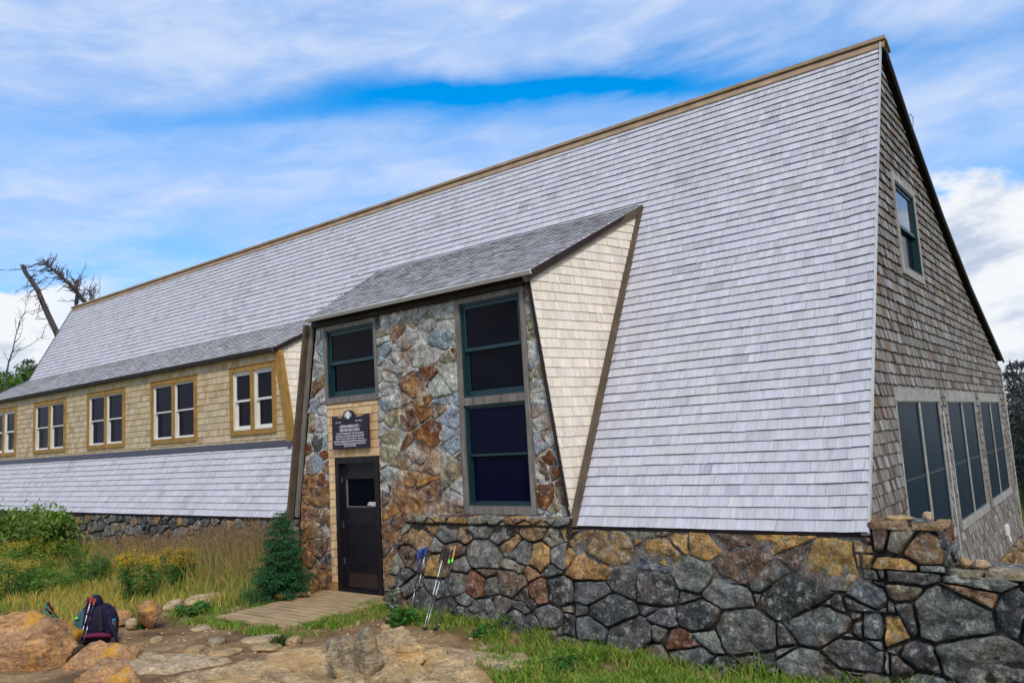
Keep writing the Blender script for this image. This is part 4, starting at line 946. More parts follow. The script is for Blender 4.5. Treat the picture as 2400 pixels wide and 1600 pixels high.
MT['navy'] = mat_plain('navy_nylon', (0.016, 0.012, 0.040), 0.75, 0.25, 0.25); MT['dteal'] = mat_plain('grey_teal_nylon', (0.06, 0.14, 0.15), 0.75, 0.2, 0.25); MT['orange_red'] = mat_plain('faded_red_foam', (0.42, 0.10, 0.06), 0.7, 0.2, 0.2); MT['wine'] = mat_plain('dark_red_foam', (0.10, 0.02, 0.015), 0.7, 0.2, 0.3)
def pole(lab, a, b, up, mid, low, grip, strap, accent=None, group='trekking poles leaning on the stone ledge'):
    a, b = A(*a), A(*b); d = b-a; L_ = np.linalg.norm(d); t = d/L_; s = nrm(np.cross(t, A(0, 1, 0)))
    p = thing('trekking_pole', lab, 'trekking pole', a, group)
    q = lambda f: a+d*f
    for nm, f0, f1, r, m_ in (('tip', 0, .05, .004, 'black'), ('lower_shaft', .04, .42, .005, low), ('middle_shaft', .42, .63, .0062, mid), ('upper_shaft', .63, .88, .0075, up)):
        mb = MB(); mb.tube([q(f0), q(f1)], r, 8); mb.build(nm, MT[m_], p, True)
    mb = MB(); mb.tube([q(.055), q(.062)], [.032, .026], 12); mb.build('basket', MT['black'], p)
    for f in (.42, .63): mb = MB(); mb.tube([q(f-.012), q(f+.022)], .013, 8); mb.bar(q(f-.008)+s*.012, q(f+.02)+s*.016, .008, .012); mb.build('clamp', MT['black' if accent in (None, 'lime') else accent], p)
    mb = MB(); mb.tube([q(.86), q(.88), q(.91), q(.94), q(.975), q(1.0), q(1.005)], [.012, .015, .0165, .0145, .017, .021, .012], 10); mb.build('grip', MT[grip], p, True)
    mb = MB(); W_ = A(0, -0.03, 0); pts = [q(.985)+s*.01, q(.96)+s*.035+W_, q(.90)+s*.045+W_, q(.85)+s*.03+W_, q(.865)+s*.015+W_, q(.93)+s*.022+W_, q(.98)+s*.01]
    for i in range(len(pts)-1): mb.bar(pts[i], pts[i+1], .018, .003, up=(0, 1, .2))
    mb.build('strap', MT[strap], p)
    if accent: mb = MB(); mb.tube([q(.80), q(.855)], .015, 8); mb.build('accent_sleeve', MT[accent], p, True)
def contact(px, py, y0=8.27): return onY(px, py, y0)
gp = lambda px, py, z: onZ(px, py, z)
pole('blue gripped trekking pole, left one of the blue pair', gp(961, 1444, -.13), contact(990, 1284), 'blue', 'alu_dark', 'alu', 'blue', 'blue')
pole('blue gripped trekking pole, right one of the blue pair', gp(967, 1447, -.13), contact(1000, 1280), 'alu', 'alu', 'alu_dark', 'blue', 'black')
pole('trekking pole with black grip and white upper shaft, right of the blue pair', gp(990, 1485, -.15), contact(1043, 1287), 'pole_white', 'pole_white', 'alu', 'black', 'black')
pole('trekking pole with brown grip beside the white shafted one', gp(996, 1482, -.15), contact(1050, 1293), 'alu_dark', 'pole_white', 'alu', 'wine', 'black')
pole('cork gripped trekking pole with green sleeve, left of the green pair', gp(1018, 1486, -.15), contact(1059, 1282), 'alu_dark', 'alu_dark', 'alu_dark', 'cork', 'black', 'lime')
pole('cork gripped trekking pole with green sleeve, rightmost of all poles', gp(1024, 1480, -.15), contact(1067, 1280), 'alu_dark', 'alu_dark', 'alu_dark', 'cork', 'black', 'lime')

# ---- backpack behind the boulders
def loft(mb, rings, n=20, p=3.0):       # rings: (center, rx, ry)
    P = []
    for c, rx, ry in rings:
        for j in range(n):
            a = 2*math.pi*j/n; ca, sa = math.cos(a), math.sin(a)
            k = (abs(ca)**p+abs(sa)**p)**(-1/p); P.append(A(*c)+BX*(rx*ca*k)+BY*(ry*sa*k))
    m_ = len(rings); mb.add(P, [(i*n+j, i*n+(j+1) % n, (i+1)*n+(j+1) % n, (i+1)*n+j) for i in range(m_-1) for j in range(n)]+[tuple(range(n-1, -1, -1)), tuple(range((m_-1)*n, m_*n))])
BD = 10.1; BP0 = at(226, 1520, BD); BP0[2] = gzn(BP0[0], BP0[1]); top = at(222, 1396, BD)[2]
vx = RW @ A(1, 0, 0); BX = nrm(A(vx[0], vx[1], 0)); BY = nrm(A(-BX[1], BX[0], 0))
pk = thing('backpack', 'dark navy hiking backpack with teal side pockets propped behind the boulders', 'backpack', BP0)
Z = A(0, 0, 1); H_ = top-BP0[2]
mb = MB(); loft(mb, [(BP0+Z*(H_*f)+BX*dx, w, d) for f, w, d, dx in ((0, .10, .09, .01), (.03, .15, .13, .01), (.25, .175, .15, .01), (.5, .18, .15, .01), (.68, .175, .14, .01), (.76, .155, .12, .01), (.80, .12, .10, 0))]); mb.build('body', MT['navy'], pk, True)
mb = MB(); loft(mb, [(BP0+Z*(H_*f)-BX*.025, w, d) for f, w, d in ((.78, .10, .10), (.84, .085, .10), (.92, .07, .085), (.98, .055, .06), (1.0, .03, .03))]); mb.build('lid', MT['navy'], pk, True)
for s, m_ in ((-1, 'dteal'), (1, 'navy')):
    mb = MB(); loft(mb, [(BP0+Z*(H_*f)+BX*(s*w0), w, .10) for f, w0, w in ((.10, .17, .03), (.15, .19, .06), (.45, .20, .065), (.60, .185, .05), (.72, .16, .025))]); mb.build('side_pocket', MT[m_], pk, True)
mb = MB(); mb.bar(BP0+Z*H_*.30-BX*.125-BY*.155, BP0+Z*H_*.74-BX*.105-BY*.13, .035, .012, up=BY); mb.build('shoulder_strap', MT['dteal'], pk)
mb = MB(); mb.bar(BP0+Z*H_*.30+BX*.145-BY*.155, BP0+Z*H_*.74+BX*.115-BY*.13, .045, .03, up=BY); mb.build('shoulder_strap', MT['black'], pk)
mb = MB(); mb.tube([BP0+Z*H_*.60-BX*.20-BY*.115, BP0+Z*H_*.56-BX*.195-BY*.12], .022, 10); mb.build('buckle', MT['lime'], pk)
mb = MB(); mb.tube([BP0+Z*H_*.20-BX*.17-BY*.13, BP0+Z*H_*.22-BY*.17, BP0+Z*H_*.22+BX*.15-BY*.15, BP0+Z*H_*.17+BX*.24-BY*.10], [.02, .028, .03, .02], 10); mb.build('hip_belt', MT['maroon'], pk, True)
mb = MB(); mb.tube([BP0+Z*H_*.50+BX*.205-BY*.10, BP0+Z*H_*.44+BX*.23-BY*.12, BP0+Z*H_*.2+BX*.29-BY*.10, BP0+Z*H_*.02+BX*.33-BY*.12], [.02, .03, .026, .012], 8); mb.build('loose_strap', MT['navy'], pk, True)
bt = thing('water_bottle', 'teal capped water bottle in the right side pocket of the backpack', 'bottle', BP0+BX*.235+Z*.2)
mb = MB(); mb.tube([BP0+Z*H_*.22+BX*.24-BY*.05, BP0+Z*H_*.46+BX*.235-BY*.05], .038, 12); mb.build('bottle_body', MT['alu_dark'], bt, True)
mb = MB(); mb.tube([BP0+Z*H_*.46+BX*.235-BY*.05, BP0+Z*H_*.50+BX*.233-BY*.05], .034, 12); mb.build('cap', MT['teal'], bt, True)
b0 = BP0-BY*.19; pole('trekking pole with red foam grip and silver shaft strapped on the front of the backpack', b0+Z*.05-BX*.12, b0+Z*(H_*1.0)+BX*.01+BY*.05, 'pole_white', 'pole_white', 'alu', 'orange_red', 'maroon', None, 'trekking poles with the backpack')
pole('trekking pole with red foam grip and dark shaft strapped on the backpack', b0+Z*.05-BX*.07, b0+Z*(H_*.95)+BX*.05+BY*.05, 'alu_dark', 'alu_dark', 'alu', 'orange_red', 'wine', None, 'trekking poles with the backpack')
g1 = at(112, 1412, 9.6); g2 = at(170, 1475, 9.75)
pole('brown gripped trekking pole poking up over the largest boulder, upper one', g2+A(0, .1, -.3), g1, 'wine', 'black', 'alu', 'wine', 'teal', None, 'trekking poles with the backpack')
pole('brown gripped trekking pole poking up over the largest boulder, lower one with teal cap', g2+A(0.02, .16, -.32), at(108, 1424, 9.7), 'teal', 'teal', 'alu', 'wine', 'teal', 'teal', 'trekking poles with the backpack')

# ------------------------------------------------------------------ plants
def blades(P, H, W, lean_, col, name, seed, bend=0.35, mat='grass', **tags):
    r = np.random.default_rng(seed); n = len(P); a = r.uniform(0, 2*np.pi, n); d = np.stack([np.cos(a), np.sin(a), np.zeros(n)], 1)
    b = r.uniform(0, 2*np.pi, n); s = np.stack([np.cos(b), np.sin(b), np.zeros(n)], 1)*W[:, None]/2
    H3 = np.zeros((n, 3)); H3[:, 2] = H; L_ = d*(H*lean_)[:, None]
    mid = P+H3*0.55+L_*0.3; tip = P+H3*(1-0.25*lean_[:, None]*bend)+L_
    V = np.stack([P-s, P+s, mid-s*0.8, mid+s*0.8, tip], 1).reshape(-1, 3); o = (np.arange(n)*5)[:, None, None]
    Fc = (np.array([[0, 1, 3], [0, 3, 2], [2, 3, 4]])[None]+o).reshape(-1, 3)
    return V, Fc, np.repeat(col, 3, axis=0)
def rot_leaves(P, D, L_, W, col, r, droop=0.2):
    n = len(P); up = r.normal(size=(n, 3))*0.5+A(0, 0, 1); S = np.cross(D, up); S /= np.linalg.norm(S, axis=1)[:, None]+1e-9; S *= (W/2)[:, None]
    E_ = P+D*L_[:, None]; E_[:, 2] -= L_*droop; M_ = (P+E_)/2; M_[:, 2] += L_*0.06
    V = np.stack([P, M_+S, E_, M_-S], 1).reshape(-1, 3); Fc = np.arange(4*n).reshape(n, 4); return V, Fc, col
def merge(parts):
    V = []; Fc = []; C = []; o = 0
    for v, f, c in parts: V.append(v); Fc.append(f+o); C.append(c); o += len(v)
    return np.concatenate(V), np.concatenate(Fc), np.concatenate(C)
def jcol(base, n, r, v=0.3, mixc=None, mp=0.0):
    c = np.array(base)[None]*r.uniform(1-v, 1+v, (n, 1))*r.uniform(0.9, 1.1, (n, 3))
    if mixc is not None: m_ = r.random(n) < mp; c[m_] = np.array(mixc)[None]*r.uniform(1-v, 1+v, (m_.sum(), 1))
    return np.clip(c, 0, 1)
def gzv(x, y): return np.array([gzn(a, b) for a, b in zip(x, y)])
def field(n, x0, x1, y0, y1, keep, seed):
    r = np.random.default_rng(seed); x = r.uniform(x0, x1, n); y = r.uniform(y0, y1, n); k = np.array([keep(a, b) for a, b in zip(x, y)]) > r.random(n); x, y = x[k], y[k]
    return np.stack([x, y, gzv(x, y)], 1), r
# tall straw grass against the left foundation
def meadow(x, y):
    if y > 8.42 or x > -11.35: return 0
    k = 1.0 if y > 6.6+0.0*x else float(sm(4.6, 6.6, y))
    if x > -12.2: k *= float(sm(6.6, 7.4, y))
    return k*(0.55+0.6*max(0, n3(x, y, 1, 0.8)+0.3))
P, r = field(60000, -27, -11.3, 4.6, 8.42, meadow, 3)
tall = sm(6.9, 8.2, P[:, 1])*(0.6+0.4*sm(-15.5, -13.2, P[:, 0]))
H = (0.20+0.72*tall)*r.uniform(0.5, 1.25, len(P)); gcol = jcol((0.54, 0.38, 0.12), len(P), r, 0.35, (0.27, 0.36, 0.05), 0.58)
low = P[:, 1] < 6.9; m_ = low & (r.random(len(P)) < 0.35); gcol[m_] = jcol((0.58, 0.42, 0.07), int(m_.sum()), r, 0.3)
V, Fc, C = blades(P, H, np.full(len(P), 0.011)*r.uniform(.7, 1.6, len(P)), r.uniform(0.1, 0.6, len(P)), gcol, '', 4)
build_np('grass', V, Fc, C, None, MT['grass'], None, False, kind='stuff', label='tall straw and green meadow grass along the left stone base')
# seed heads on the tallest stems
k = np.where((P[:, 1] > 7.4) & (P[:, 0] > -17))[0]; k = r.choice(k, min(1500, len(k)), replace=False)
Q = P[k].copy(); hh = r.uniform(0.85, 1.25, len(k))*(0.75+0.3*sm(-15, -12.5, Q[:, 0])); W = np.full(len(k), 0.006)
V1 = blades(Q, hh, W, np.full(len(k), 0.15), jcol((0.42, 0.30, 0.14), len(k), r), '', 5)
parts = [V1]; tips = Q+np.stack([r.normal(0, .06, len(k)), r.normal(0, .06, len(k)), hh*0.93], 1); sd = []
for j in range(9):
    D = r.normal(size=(len(k), 3))*0.5+A(0.5, -0.2, 0.6); D /= np.linalg.norm(D, axis=1)[:, None]; B_ = tips+A(0, 0, 1)*(-0.018*j)
    v, f, c = rot_leaves(B_, D, np.full(len(k), 0.05), np.full(len(k), 0.008), jcol((0.36, 0.22, 0.11), len(k), r), r)
    sd.append((v, f, c))
build_np('grass_stems', V1[0], V1[1], V1[2], None, MT['grass'], None, False, kind='stuff')
v, f, c = merge(sd); build_np('grass_seed_heads', v, f, c, None, MT['grass'], None, False, kind='stuff')
# short green grass: lawn on the right, along the deck, around the kerb
def lawn(x, y):
    if y > 8.25-0.02*x*0: return 0
    if inside_dist(x, y, OUT) > -0.02: return 0
    k = 0.0
    edge = 6.75-0.55*(x+5.9) if x > -5.9 else 7.3+0.0*x
    if x > -6.35: k = max(k, float(sm(edge-0.55, edge+0.25, y)))
    if -9.2 < x <= -6.35 and y > 7.45+0.12*n3(x, 0, 0, 3): k = max(k, 0.55*float(sm(7.45, 7.75, y)))
    if -9.05 < x < -8.35 and 6.25 < y < 8.3: k = max(k, float(sm(-8.35, -8.7, x)))
    if -10.9 < x < -9.0 and 6.05 < y < 6.42: k = max(k, 0.8)
    if -11.9 < x < -10.7 and 6.0 < y < 7.5: k = max(k, 0.6*float(sm(5.9, 6.5, y)))
    if x < -11.6 and 4.6 < y < 6.6: k = max(k, 0.3)
    return k*(0.12+1.3*max(0, n3(x, y, 5, 2.2)+0.30))
P, r = field(150000, -12.6, -1.2, 4.6, 8.3, lawn, 8)
P = P[:52000]
H = r.uniform(0.03, 0.10, len(P))*(1+0.9*sm(7.2, 8.2, P[:, 1])*(P[:, 0] > -8))*(1+0.5*np.array([n3(a, b, 9, 2.2) for a, b, _ in P]))
H *= 0.6+0.9*np.clip(np.array([n3(a, b, 4, 4.0) for a, b, _ in P])+.5, 0, 1); gcol = jcol((0.17, 0.31, 0.03), len(P), r, 0.45, (0.38, 0.32, 0.07), 0.25)
V, Fc, C = blades(P, H, np.full(len(P), 0.009)*r.uniform(.6, 2.0, len(P)), r.uniform(0.2, 1.1, len(P)), gcol, '', 9)
build_np('grass', V, Fc, C, None, MT['grass'], None, False, kind='stuff', label='short green grass beside the deck and below the stone base')
# broad low leaves in the lawn
P, r = field(16000, -9.1, -2.0, 5.6, 8.25, lambda x, y: lawn(x, y)*(0.2+max(0, n3(x, y, 3, 2.5))*2), 12); P = P[:4200]
D = r.normal(size=(len(P), 3))*A(1, 1, 0.3)+A(0, 0, 0.6); D /= np.linalg.norm(D, axis=1)[:, None]
v, f, c = rot_leaves(P+A(0, 0, 0.02), D, r.uniform(0.04, 0.13, len(P)), r.uniform(0.012, 0.035, len(P)), jcol((0.13, 0.30, 0.035), len(P), r, 0.5), r, 0.3)
build_np('ground_leaves', v, f, c, None, MT['leaf'], None, False, kind='stuff')

def stem_plant(name, label, cat, P, n, h, spread, leaf, col, flower=None, group=None, seed=1, dens=34, top=0.0, fl=0.16):
    r = np.random.default_rng(seed); t = thing(name, label, cat, P, group); mb = MB(); LP = []; LD = []; FP = []
    for i in range(n):
        a = r.uniform(0, 2*np.pi); rad = spread*math.sqrt(r.random()); hh = h*r.uniform(0.72, 1.05)*(1-0.25*(rad/spread)**2); b = A(P[0]+rad*math.cos(a), P[1]+rad*math.sin(a), P[2]-0.02)
        e = b+A(math.cos(a)*0.12*hh, math.sin(a)*0.12*hh, hh); mb.tube([b, (b+e)/2+A(0, 0, .02), e], [.004, .0035, .002], 4, cap=False)
        m_ = int(dens*hh/h); f = r.uniform(0.08, 1.0, m_); th = np.arange(m_)*2.4+a; LP.append(b+(e-b)*f[:, None]); LD.append(np.stack([np.cos(th), np.sin(th), r.uniform(-.1, .7, m_)], 1))
        if flower is not None: FP.append(e)
    mb.build('stems', MT['stem'], t)
    LP = np.concatenate(LP); LD = np.concatenate(LD); LD /= np.linalg.norm(LD, axis=1)[:, None]; m_ = len(LP)
    v, f, c = rot_leaves(LP, LD, leaf[0]*r.uniform(.6, 1.2, m_), leaf[1]*r.uniform(.7, 1.3, m_), jcol(col, m_, r, 0.35), r, 0.35); build_np('leaves', v, f, c, None, MT['leaf'], t, False)
    if flower is not None:
        q = []
        for e in FP:
            k_ = 46; off = r.normal(size=(k_, 3))*A(fl*.38, fl*.38, fl*.22)+A(0, 0, fl*.15); D = r.normal(size=(k_, 3)); D /= np.linalg.norm(D, axis=1)[:, None]
            q.append(rot_leaves(e+off, D, np.full(k_, 0.022), np.full(k_, 0.016), jcol(flower, k_, r, 0.25), r))
        v, f, c = merge(q); build_np('flowers', v, f, c, None, MT['leaf'], t, False)
    return t
MT['stem'] = mat_plain('plant_stem', (0.10, 0.11, 0.03), 0.7, 0.2); MT['bark'] = mat_wood('conifer_bark', (0.16, 0.13, 0.11), (0.07, 0.055, 0.048), (10, 10, 2)); MT['dead'] = mat_wood('dead_bark', (0.17, 0.145, 0.135), (0.06, 0.045, 0.045), (9, 9, 2))
gr = 'clumps of goldenrod in the meadow'
Y_ = (0.72, 0.45, 0.03); GD = (0.055, 0.19, 0.032); GM = (0.15, 0.31, 0.04)
def hpx(P, ytop, px): return float(np.linalg.norm(P-CAMP)*(0))+depth(P)*1.0*0
def base_h(px, yb, yt, z=None):
    P = gpt(px, yb, z); d = depth(P); return P, (yb-yt)/F_PX*d
for i, (px, yb, yt, n, sp, fl, lab) in enumerate(((325, 1412, 1288, 26, .22, Y_, 'dark green goldenrod with yellow plumes, the one nearest the round boulder'), (408, 1384, 1290, 34, .34, Y_, 'broad goldenrod clump with yellow plumes in front of the straw grass'),
        (305, 1370, 1292, 14, .20, Y_, 'goldenrod flowers showing above the nearest goldenrod clump'), (28, 1408, 1310, 36, .36, (0.50, 0.40, 0.05), 'goldenrod with faded plumes at the left picture edge'), (210, 1374, 1285, 26, .28, None, 'leafy green goldenrod without flowers, in the middle of the meadow'),
        (85, 1372, 1300, 20, .30, (0.45, 0.30, 0.05), 'goldenrod gone orange brown behind the edge clump'), (160, 1345, 1275, 18, .30, None, 'small dark leafy clump below the left shrub'), (262, 1352, 1290, 14, .26, None, 'pale leafy clump left of the goldenrod flowers'),
        (130, 1392, 1322, 30, .45, None, 'broad mid green leafy patch right of the edge clump'), (60, 1352, 1262, 30, .5, (0.58, 0.42, 0.04), 'tall goldenrod with dull yellow plumes below the left shrub'), (170, 1318, 1236, 24, .4, None, 'tall green leafy clump against the straw below the far wall'), (235, 1330, 1268, 18, .35, (0.50, 0.33, 0.08), 'russet topped weeds in the middle of the meadow'),
        (185, 1300, 1212, 22, .5, (0.56, 0.42, 0.05), 'tall goldenrod close to the far stone base, half hiding it'), (290, 1300, 1228, 20, .45, None, 'tall green weeds close to the stone base behind the goldenrod flowers'))):
    P, h = base_h(px, yb, yt); stem_plant('goldenrod', lab, 'goldenrod', P, n, h, sp, (0.11, 0.024), GD if i in (0, 1, 3, 4, 6) else GM, fl, gr, 100+i, 46)
for i, (px, yb, yt, n, sp, leaf, col, lab) in enumerate(((926, 1432, 1362, 7, .06, (.07, .045), (0.30, 0.36, 0.28), 'pale leaved weed at the corner between door and ledge'), (945, 1462, 1420, 16, .22, (.10, .05), (0.06, 0.20, 0.03), 'low broad leaved weed right of the deck end'),
        (1212, 1470, 1398, 5, .05, (.075, .02), (0.14, 0.26, 0.05), 'tall light green sprig standing against the ledge stones'), (1290, 1490, 1432, 16, .16, (.07, .022), (0.13, 0.26, 0.05), 'bushy light green weed right of the tall sprig'),
        (1182, 1482, 1425, 7, .12, (.07, .022), (0.10, 0.22, 0.04), 'loose weed left of the tall sprig'), (1585, 1530, 1430, 7, .05, (.10, .028), (0.06, 0.26, 0.03), 'tall bright green weed in the middle of the grey stone wall'),
        (1135, 1488, 1462, 10, .2, (.09, .035), (0.05, 0.19, 0.03), 'low dark leaves where the bare soil meets the grass'), (1310, 1572, 1530, 12, .2, (.09, .035), (0.06, 0.20, 0.03), 'low broad leaves in the lawn, nearest the bottom edge'), (455, 1438, 1408, 14, .25, (.10, .05), (0.07, 0.21, 0.04), 'broad green leaves below the long kerb stone'))):
    P, h = base_h(px, yb, yt); stem_plant('weed', lab, 'weed', P, n, h, sp, leaf, col, None, 'weeds along the stone base and deck', 140+i, 26)
def tuft(px, py, h, n, col, lab, seed):
    P0 = gpt(px, py); r = np.random.default_rng(seed); P = P0+np.stack([r.normal(0, .05, n), r.normal(0, .05, n), np.zeros(n)], 1)
    V, Fc, C = blades(P, h*r.uniform(.6, 1.1, n), np.full(n, .012), r.uniform(.2, 1.0, n), jcol(col, n, r), '', seed, 0.8); build_np('grass_tuft', V, Fc, C, None, MT['grass'], None, False, base=P0, label=lab, category='grass tuft', group='grass tufts')
tuft(590, 1420, .42, 160, (0.16, 0.27, 0.08), 'long arching green grass tuft between kerb stones and fir', 5); tuft(655, 1512, .15, 120, (0.05, 0.09, 0.02), 'short dark grass tuft left of the rounded tan stone', 6); tuft(345, 1470, .20, 200, (0.05, 0.13, 0.02), 'dark green grass tuft under the round tan boulder', 7)
tuft(1010, 1600, .08, 150, (0.30, 0.27, 0.06), 'yellowed grass tuft in a bedrock hollow at the bottom edge', 8)

# ---- conifers
def conifer(name, label, P, h, rad, seed, needle, col, nwh, twig=0.16, droop=0.25, group=None, bare=0.0, col2=None, lean=(0, 0), start=0.03, dens=1.0):
    r = np.random.default_rng(seed); t = thing(name, label, 'fir tree', P, group); P = A(*P); ax = lambda f: P+A(lean[0]*f, lean[1]*f, h*f)
    mb = MB(); mb.tube([ax(f) for f in (0, .3, .6, .85, 1.0)], [h*.013+.006, h*.010+.005, h*.006+.004, h*.003+.002, .002], 7); LP = []; LD = []; LC = []
    for w in range(nwh):
        f = start+(1-start)*(w+r.uniform(-.3, .3))/nwh; f = min(max(f, 0.02), .985); L0 = rad*(1-f)**0.75*(0.55+0.45*min(1, f*6+.3)); nb = int(r.integers(5, 8))
        for b in range(nb):
            if r.random() < bare*f: continue
            a = 2*np.pi*(b+r.uniform(-.35, .35))/nb+w*1.3; L_ = L0*r.uniform(.6, 1.15)+0.03; d = A(math.cos(a), math.sin(a), 0); s = A(-math.sin(a), math.cos(a), 0); o = ax(f)
            z = lambda u: (0.30*u-(droop+.25)*u*u)*L_+0.10*L_*u**3
            mb.tube([o, o+d*L_*.5+A(0, 0, z(.5)), o+d*L_+A(0, 0, z(1.0))], [L_*.018+.002, L_*.011+.0015, .001], 4, cap=False)
            nt = max(3, int(L_/twig*2.6))
            for k_ in range(nt):
                u = (k_+.6)/nt; o2 = o+d*(L_*u)+A(0, 0, z(u)); tl = min(L_*0.55, twig*3.2)*(1-u*.75)*r.uniform(.6, 1.1)+needle
                for sg in (-1, 1, 0):
                    if sg == 0 and k_ % 2: continue
                    td = nrm(d*.75+s*sg*.8+A(0, 0, r.uniform(-.22, .18))); m_ = max(3, int(tl/(needle*0.55)*dens))
                    q = r.uniform(0, 1, m_); LP.append(o2+td*(tl*q)[:, None]); D = td*.65+r.normal(size=(m_, 3))*.55; LD.append(D/np.linalg.norm(D, axis=1)[:, None])
                    c = np.array(col if (col2 is None or r.random() > f*1.1-.1) else col2)*r.uniform(.6, 1.5); LC.append(np.repeat(c[None], m_, 0)*r.uniform(.8, 1.2, (m_, 1)))
    mb.build('trunk', MT['bark'], t); LP = np.concatenate(LP); LD = np.concatenate(LD); m_ = len(LP)
    v, f_, c = rot_leaves(LP, LD, needle*r.uniform(.7, 1.3, m_), np.full(m_, needle*.30), np.clip(np.concatenate(LC), 0, 1), r, 0.1); build_np('crown', v, f_, c, None, MT['needle'], t, False)
    return m_
P, h = base_h(662, 1408, 1200); conifer('fir_sapling', 'young dark green fir growing between the deck and the hut wall', P, h, 0.50, 5, 0.045, (0.030, 0.125, 0.040), 24, twig=0.06, droop=.1, dens=1.0)
cg = 'dark conifers beyond the hut'
nc = 0
for i, (px, yt, dist, hgt, lab, c2) in enumerate(((2385, 838, 30, 9, 'spruce with greyed upper branches right of the hut corner', (0.11, 0.10, 0.10)), (2440, 800, 27, 10, 'dark spruce at the right picture edge', (0.08, 0.08, 0.08)), (2362, 868, 38, 9, 'spruce with brownish top peeking past the roof end', (0.15, 0.11, 0.07)),
        (2500, 770, 24, 10, 'tall spruce just outside the right edge', None), (2420, 900, 44, 10, 'farther spruce between the edge trees', None))):
    Pt = at(px, yt, dist); P = A(Pt[0], Pt[1], Pt[2]-hgt); nc += conifer('spruce', lab, P, hgt, 2.7, 200+i, 0.20, (0.020, 0.060, 0.024), 40, twig=0.42, droop=.25, group=cg, bare=0.12, col2=c2, dens=1.0)
for i, (px, yt, dist, hgt, lab) in enumerate(((95, 845, 40, 7, 'dark leaved tree crown against the far roof end'), (66, 838, 46, 7, 'conifer top between the leafy trees on the left'))):
    Pt = at(px, yt, dist); P = A(Pt[0], Pt[1], Pt[2]-hgt); conifer('spruce', lab, P, hgt, 2.2, 230+i, 0.18, (0.03, 0.075, 0.02), 22, twig=0.45, group='trees left of the hut', bare=0.2, dens=0.9)
def leafy(name, label, P, h, r3, seed, col, leaf=0.13, n=9000, group=None):
    r = np.random.default_rng(seed); t = thing(name, label, 'shrub' if h < 3 else 'tree', P, group); P = A(*P); mb = MB(); c0 = P+A(0, 0, h-r3[2])
    cl = []
    for k_ in range(22):
        d = nrm(r.normal(size=3)); c = c0+d*A(*r3)*r.uniform(.35, .95); cl.append(c); mb.tube([P+A(0, 0, .0), P+(c0-P)*.5+A(*r.normal(0, .05*h/2, 3)), c], [h*.012+.004, h*.007+.002, .002], 5, cap=False)
    mb.build('branches', MT['bark'], t); ci = r.integers(0, 22, n); off = r.normal(size=(n, 3))*A(*r3)*0.20; LP = np.array(cl)[ci]+off; LP[:, 2] = np.maximum(LP[:, 2], P[2]+.03)
    D = r.normal(size=(n, 3)); D /= np.linalg.norm(D, axis=1)[:, None]; cc = jcol(col, n, r, .35)*r.uniform(.6, 1.35, 22)[ci][:, None]
    v, f, c = rot_leaves(LP, D, leaf*r.uniform(.6, 1.2, n), leaf*.42*r.uniform(.7, 1.2, n), np.clip(cc, 0, 1), r); build_np('crown', v, f, c, None, MT['leaf'], t, False)
for i, (px, yt, dist, hgt, r3, lab, col) in enumerate(((20, 862, 34, 6, (1.9, 1.5, 1.6), 'bright green leafy tree at the left edge above the dormer roof', (0.10, 0.20, 0.03)), (64, 868, 36, 6, (1.5, 1.2, 1.4), 'yellow green leafy tree close to the roof end', (0.11, 0.19, 0.035)), (-40, 858, 38, 7, (2, 2, 1.8), 'leafy tree partly outside the left edge', (0.06, 0.16, 0.025)))):
    Pt = at(px, yt, dist); leafy('leafy_tree', lab, A(Pt[0], Pt[1], Pt[2]-hgt), hgt, r3, 250+i, col, 0.24, 9000, 'trees left of the hut')
for i, (px, yb, yt, r3, lab, col) in enumerate(((35, 1345, 1186, (1.35, .55, .62), 'bushy yellow green shrub against the left stone base', (0.20, 0.30, 0.045)), (120, 1330, 1192, (.95, .45, .55), 'light green shrub with long leaves reaching up to the eave', (0.17, 0.27, 0.04)), (-60, 1350, 1200, (.9, .6, .6), 'shrub cut off by the left picture edge', (0.08, 0.17, 0.03)))):
    P = onY(px, yb, 7.7); P = A(P[0], P[1], gzn(P[0], P[1])); Pt = onY(px, yt, 7.7); leafy('shrub', lab, P, Pt[2]-P[2], r3, 260+i, col, 0.13, 3800, 'green shrubs in the meadow')
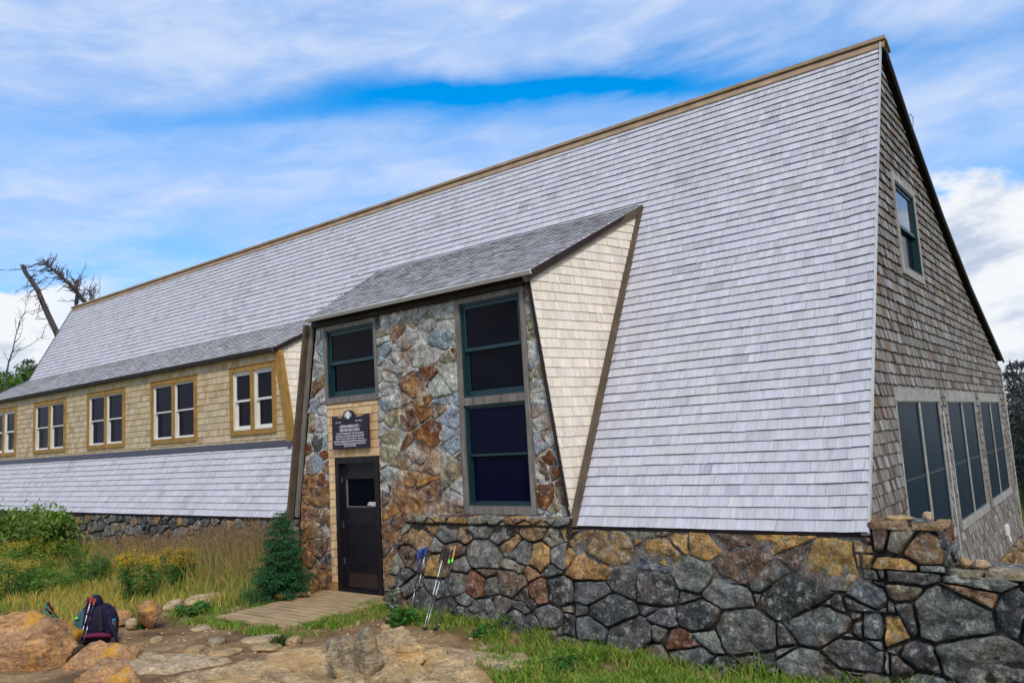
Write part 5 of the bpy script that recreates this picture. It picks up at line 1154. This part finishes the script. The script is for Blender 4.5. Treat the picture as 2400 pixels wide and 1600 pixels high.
# ---- dead trees behind the far gable
def snag(name, label, px, X, rad, tw, seed, group='dead trees behind the hut', twl=0.9, dn=1.0):
    r = np.random.default_rng(seed); pts = [onX(*p, X) for p in px]; b = pts[0].copy(); base = A(b[0], b[1]+(-0.5), -0.3); allp = [base]+pts
    t = thing(name, label, 'dead tree', base, group); mb = MB(); rs = [rad[0]*1.25]+list(np.linspace(rad[0], rad[1], len(pts))); mb.tube(allp, rs, 8); mb.build('trunk', MT['dead'], t, True); mb = MB()
    for (f0, f1, n, L0, mode) in tw:
        for k_ in range(n):
            f = r.uniform(f0, f1)*(len(pts)-1); i = min(int(f), len(pts)-2); o = pts[i]+(pts[i+1]-pts[i])*(f-i); ax = nrm(pts[i+1]-pts[i]); a = r.uniform(0, 2*np.pi)
            s1 = nrm(np.cross(ax, A(1, 0, 0))); s2 = np.cross(ax, s1); d = nrm(s1*math.cos(a)+s2*math.sin(a)*.8+ax*mode); L_ = L0*r.uniform(.4, 1.2); q = [o]; dd = d.copy()
            for j in range(4): dd = nrm(dd+r.normal(size=3)*.25+A(0, 0, -.05 if mode < .3 else .12)); q.append(q[-1]+dd*L_/4)
            mb.tube(q, [.022*dn, .016*dn, .011*dn, .007*dn, .004], 4, cap=False)
            for j in range(int(3+L_*3)):
                u = r.uniform(.3, 1)*4; i2 = min(int(u), 3); o2 = q[i2]+(q[i2+1]-q[i2])*(u-i2); d2 = nrm(dd+r.normal(size=3)*.7); mb.tube([o2, o2+d2*L_*r.uniform(.12, .35)], [.010*dn, .003], 3, cap=False)
    mb.build('branches', MT['dead'], t)
snag('dead_tree', 'bare crooked dead trunk leaning left above the far roof end', [(150, 830), (133, 780), (112.5, 737), (101, 711), (89.5, 682), (75.7, 661), (59.7, 638), (51.6, 620)], -33, (.12, .07), [(0.15, .95, 30, 1.0, 0.1), (.9, 1, 6, .30, .2)], 3)
snag('dead_tree', 'leaning dead spruce top bristling with twigs behind the ridge end', [(222, 735), (197, 705), (178, 682), (160, 662), (140, 645), (122, 630), (108, 614)], -33, (.10, .03), [(0.2, 1.0, 90, .50, .35)], 4, dn=1.3)
snag('dead_tree', 'upright dead stub with twigs beside the leaning spruce top', [(179, 740), (179, 709), (181, 685), (180, 655)], -33.5, (.09, .04), [(0.3, 1.0, 26, .7, .5)], 6)
snag('dead_tree', 'low twiggy dead top showing just over the ridge left of the antenna', [(214, 720), (212, 700), (210, 672)], -32, (.04, .015), [(0.2, 1.0, 26, .55, .6)], 7)
snag('dead_tree', 'thin pale bare sapling over the trees at the far left', [(15, 880), (20, 850), (30, 820), (36, 790), (47, 755)], -36, (.04, .012), [(0.2, .9, 9, 1.3, .9)], 8, dn=.8)
an = thing('antenna', 'thin pale whip antenna rising behind the far end of the ridge', 'antenna', onX(233.6, 700, -26.5)); mb = MB(); a0 = onX(233.6, 704, -26.5); a1 = onX(233.6, 648, -26.5); mb.tube([a0, a1], .022, 6); mb.build('mast', MT['metal_light'], an)
